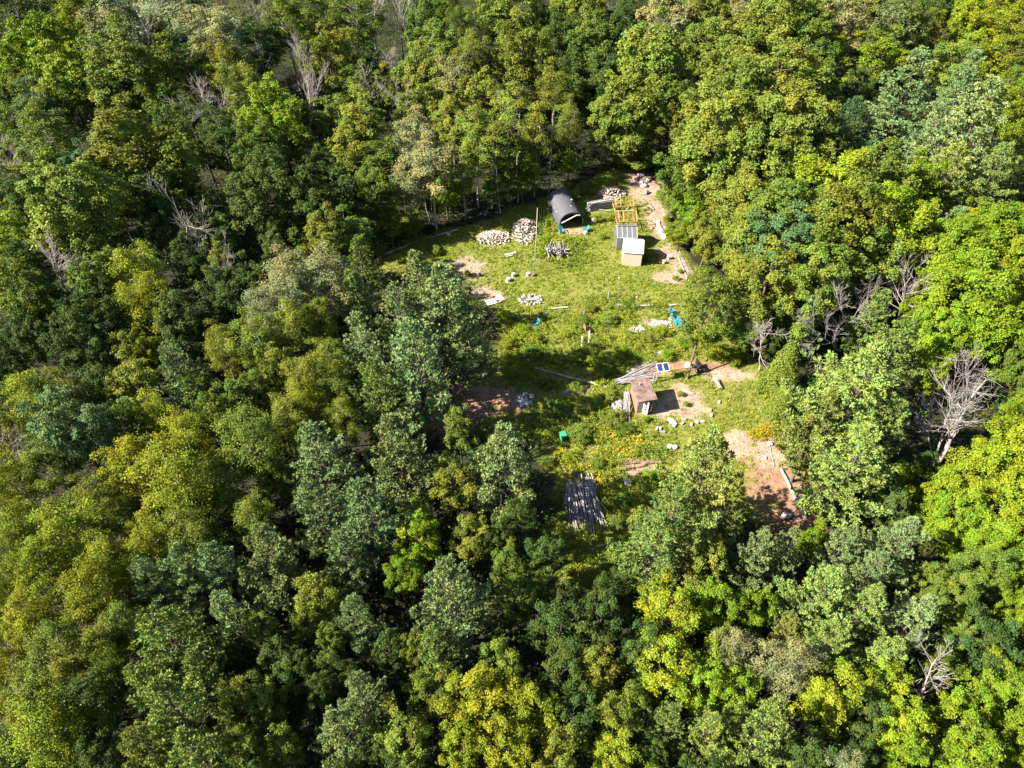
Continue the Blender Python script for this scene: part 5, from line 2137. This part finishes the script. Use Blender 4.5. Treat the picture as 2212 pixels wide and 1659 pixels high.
def cut_bough():
    """yellowing evergreen bough lying on the soil"""
    g = np.random.default_rng(77)
    c = G(1657, 936)
    n = 150
    C = g.normal(size=(n, 3)) * np.array([0.95, 0.42, 0.16]) + np.array([0, 0, 0.28])
    N_ = n * 18
    P = np.repeat(C, 18, 0) + g.normal(size=(N_, 3)) * 0.13
    P[:, 2] = np.abs(P[:, 2])
    V, F = leaf_quads(P, nrm(np.array([0, 0, 0.9]) + g.normal(size=(N_, 3)) * 0.5), 0.085, g, 0.4)
    root = empty('cut_bough', c, 0.25)
    part('foliage', mesh_np('foliage', V, F, M_LEAF, np.repeat(tint_of(N_, g, 0.2, 0.1), 4, 0)), root, color=(0.27, 0.22, 0.01))
    a = Acc()
    a.tube([(-1.2, -0.2, 0.1), (0, 0, 0.2), (1.4, 0.35, 0.2)], [0.02, 0.04, 0.06], 5)
    part('stem', a.mesh('stem', M_PALEBARK), root)
    tag(root, 'yellowing cut evergreen bough lying at the edge of the reddish soil', 'bough')


cut_bough()

meadow()
weeds()
flowers()
litter()

# ------------------------------------------------------------------ names of the trees: which one is it
bpy.context.view_layer.update()
ROWS = ['top', 'upper', 'middle', 'lower', 'bottom']
COLS = ['far left', 'left', 'centre', 'right', 'far right']
MARKS = [('the grey shelter', 1230, 465), ('the white-roofed shed', 1366, 545), ('the stone fire ring', 1148, 648), ('the brown hut', 1390, 855), ('the solar panels', 1433, 790),
         ('the big pole pile', 1258, 1095), ('the reddish soil', 1690, 1060), ('the tall thin pole', 1157, 560), ('the lone turquoise chair', 1156, 695), ('the brown bench', 1266, 716), ('the stick heap', 1199, 540),
         ('the two firewood heaps', 1100, 500), ('the dirt bed', 1482, 865), ('the near house frame', 1355, 470), ('the leaning tree', 1495, 740), ('the white stone pile', 1132, 866),
         ('the rotten logs', 1375, 1005), ('the chair cluster', 1464, 703), ('the edging stones', 1427, 497), ('the left end of the clearing', 880, 545)]
ORD = ['leftmost', 'second from left', 'third from left', 'fourth from left', 'fifth from left', 'sixth from left', 'seventh from left', 'eighth from left', 'ninth from left', 'tenth from left']
fam = {}
for r in tree_roots:
    u, v, w, Dm, hh = list(r['_t'])
    kc = r['_k']
    nm, noun = KIND[kc[0]]
    col = COLR[kc[1]][1]
    r['category'] = {'shrub': 'shrub'}.get(noun, 'tree')
    r['group'] = GROUP[nm]
    if '_c' in r.keys():
        j = min(MARKS, key=lambda m: math.hypot(m[1] - u, (m[2] - v) * 1.2))
        dx, dy = u - j[1], v - j[2]
        side = ('right of' if dx > 0 else 'left of') if abs(dx) > abs(dy) else ('below' if dy > 0 else 'above')
        key = ('c', f'{col} {noun} {side} {j[0]}')
        if len(q) and noun == 'maple' and hh > 12:
            key = ('c', 'small leaning tree whose stem carries the timber rack')
    else:
        size = 'big ' if w > 135 else ('small ' if w < 74 else '')
        row = ROWS[min(4, max(0, int(v / 332)))]
        cl = COLS[min(4, max(0, int(u / 442.4)))]
        key = ('t', f'{size}{col} {noun} in the {row} {cl} of the wood')
    fam.setdefault(key, []).append((u, r))
for (t, txt), L in fam.items():
    L.sort(key=lambda a: a[0])
    for i, (u, r) in enumerate(L):
        if len(L) == 1:
            r['label'] = txt
        elif i < 10:
            r['label'] = txt + ', ' + (ORD[i] if i < len(L) - 1 or len(L) > 2 else 'rightmost')
        else:
            r['label'] = txt + ', %dth from left' % (i + 1)
        for k in ('_t', '_k', '_c'):
            if k in r.keys():
                del r[k]
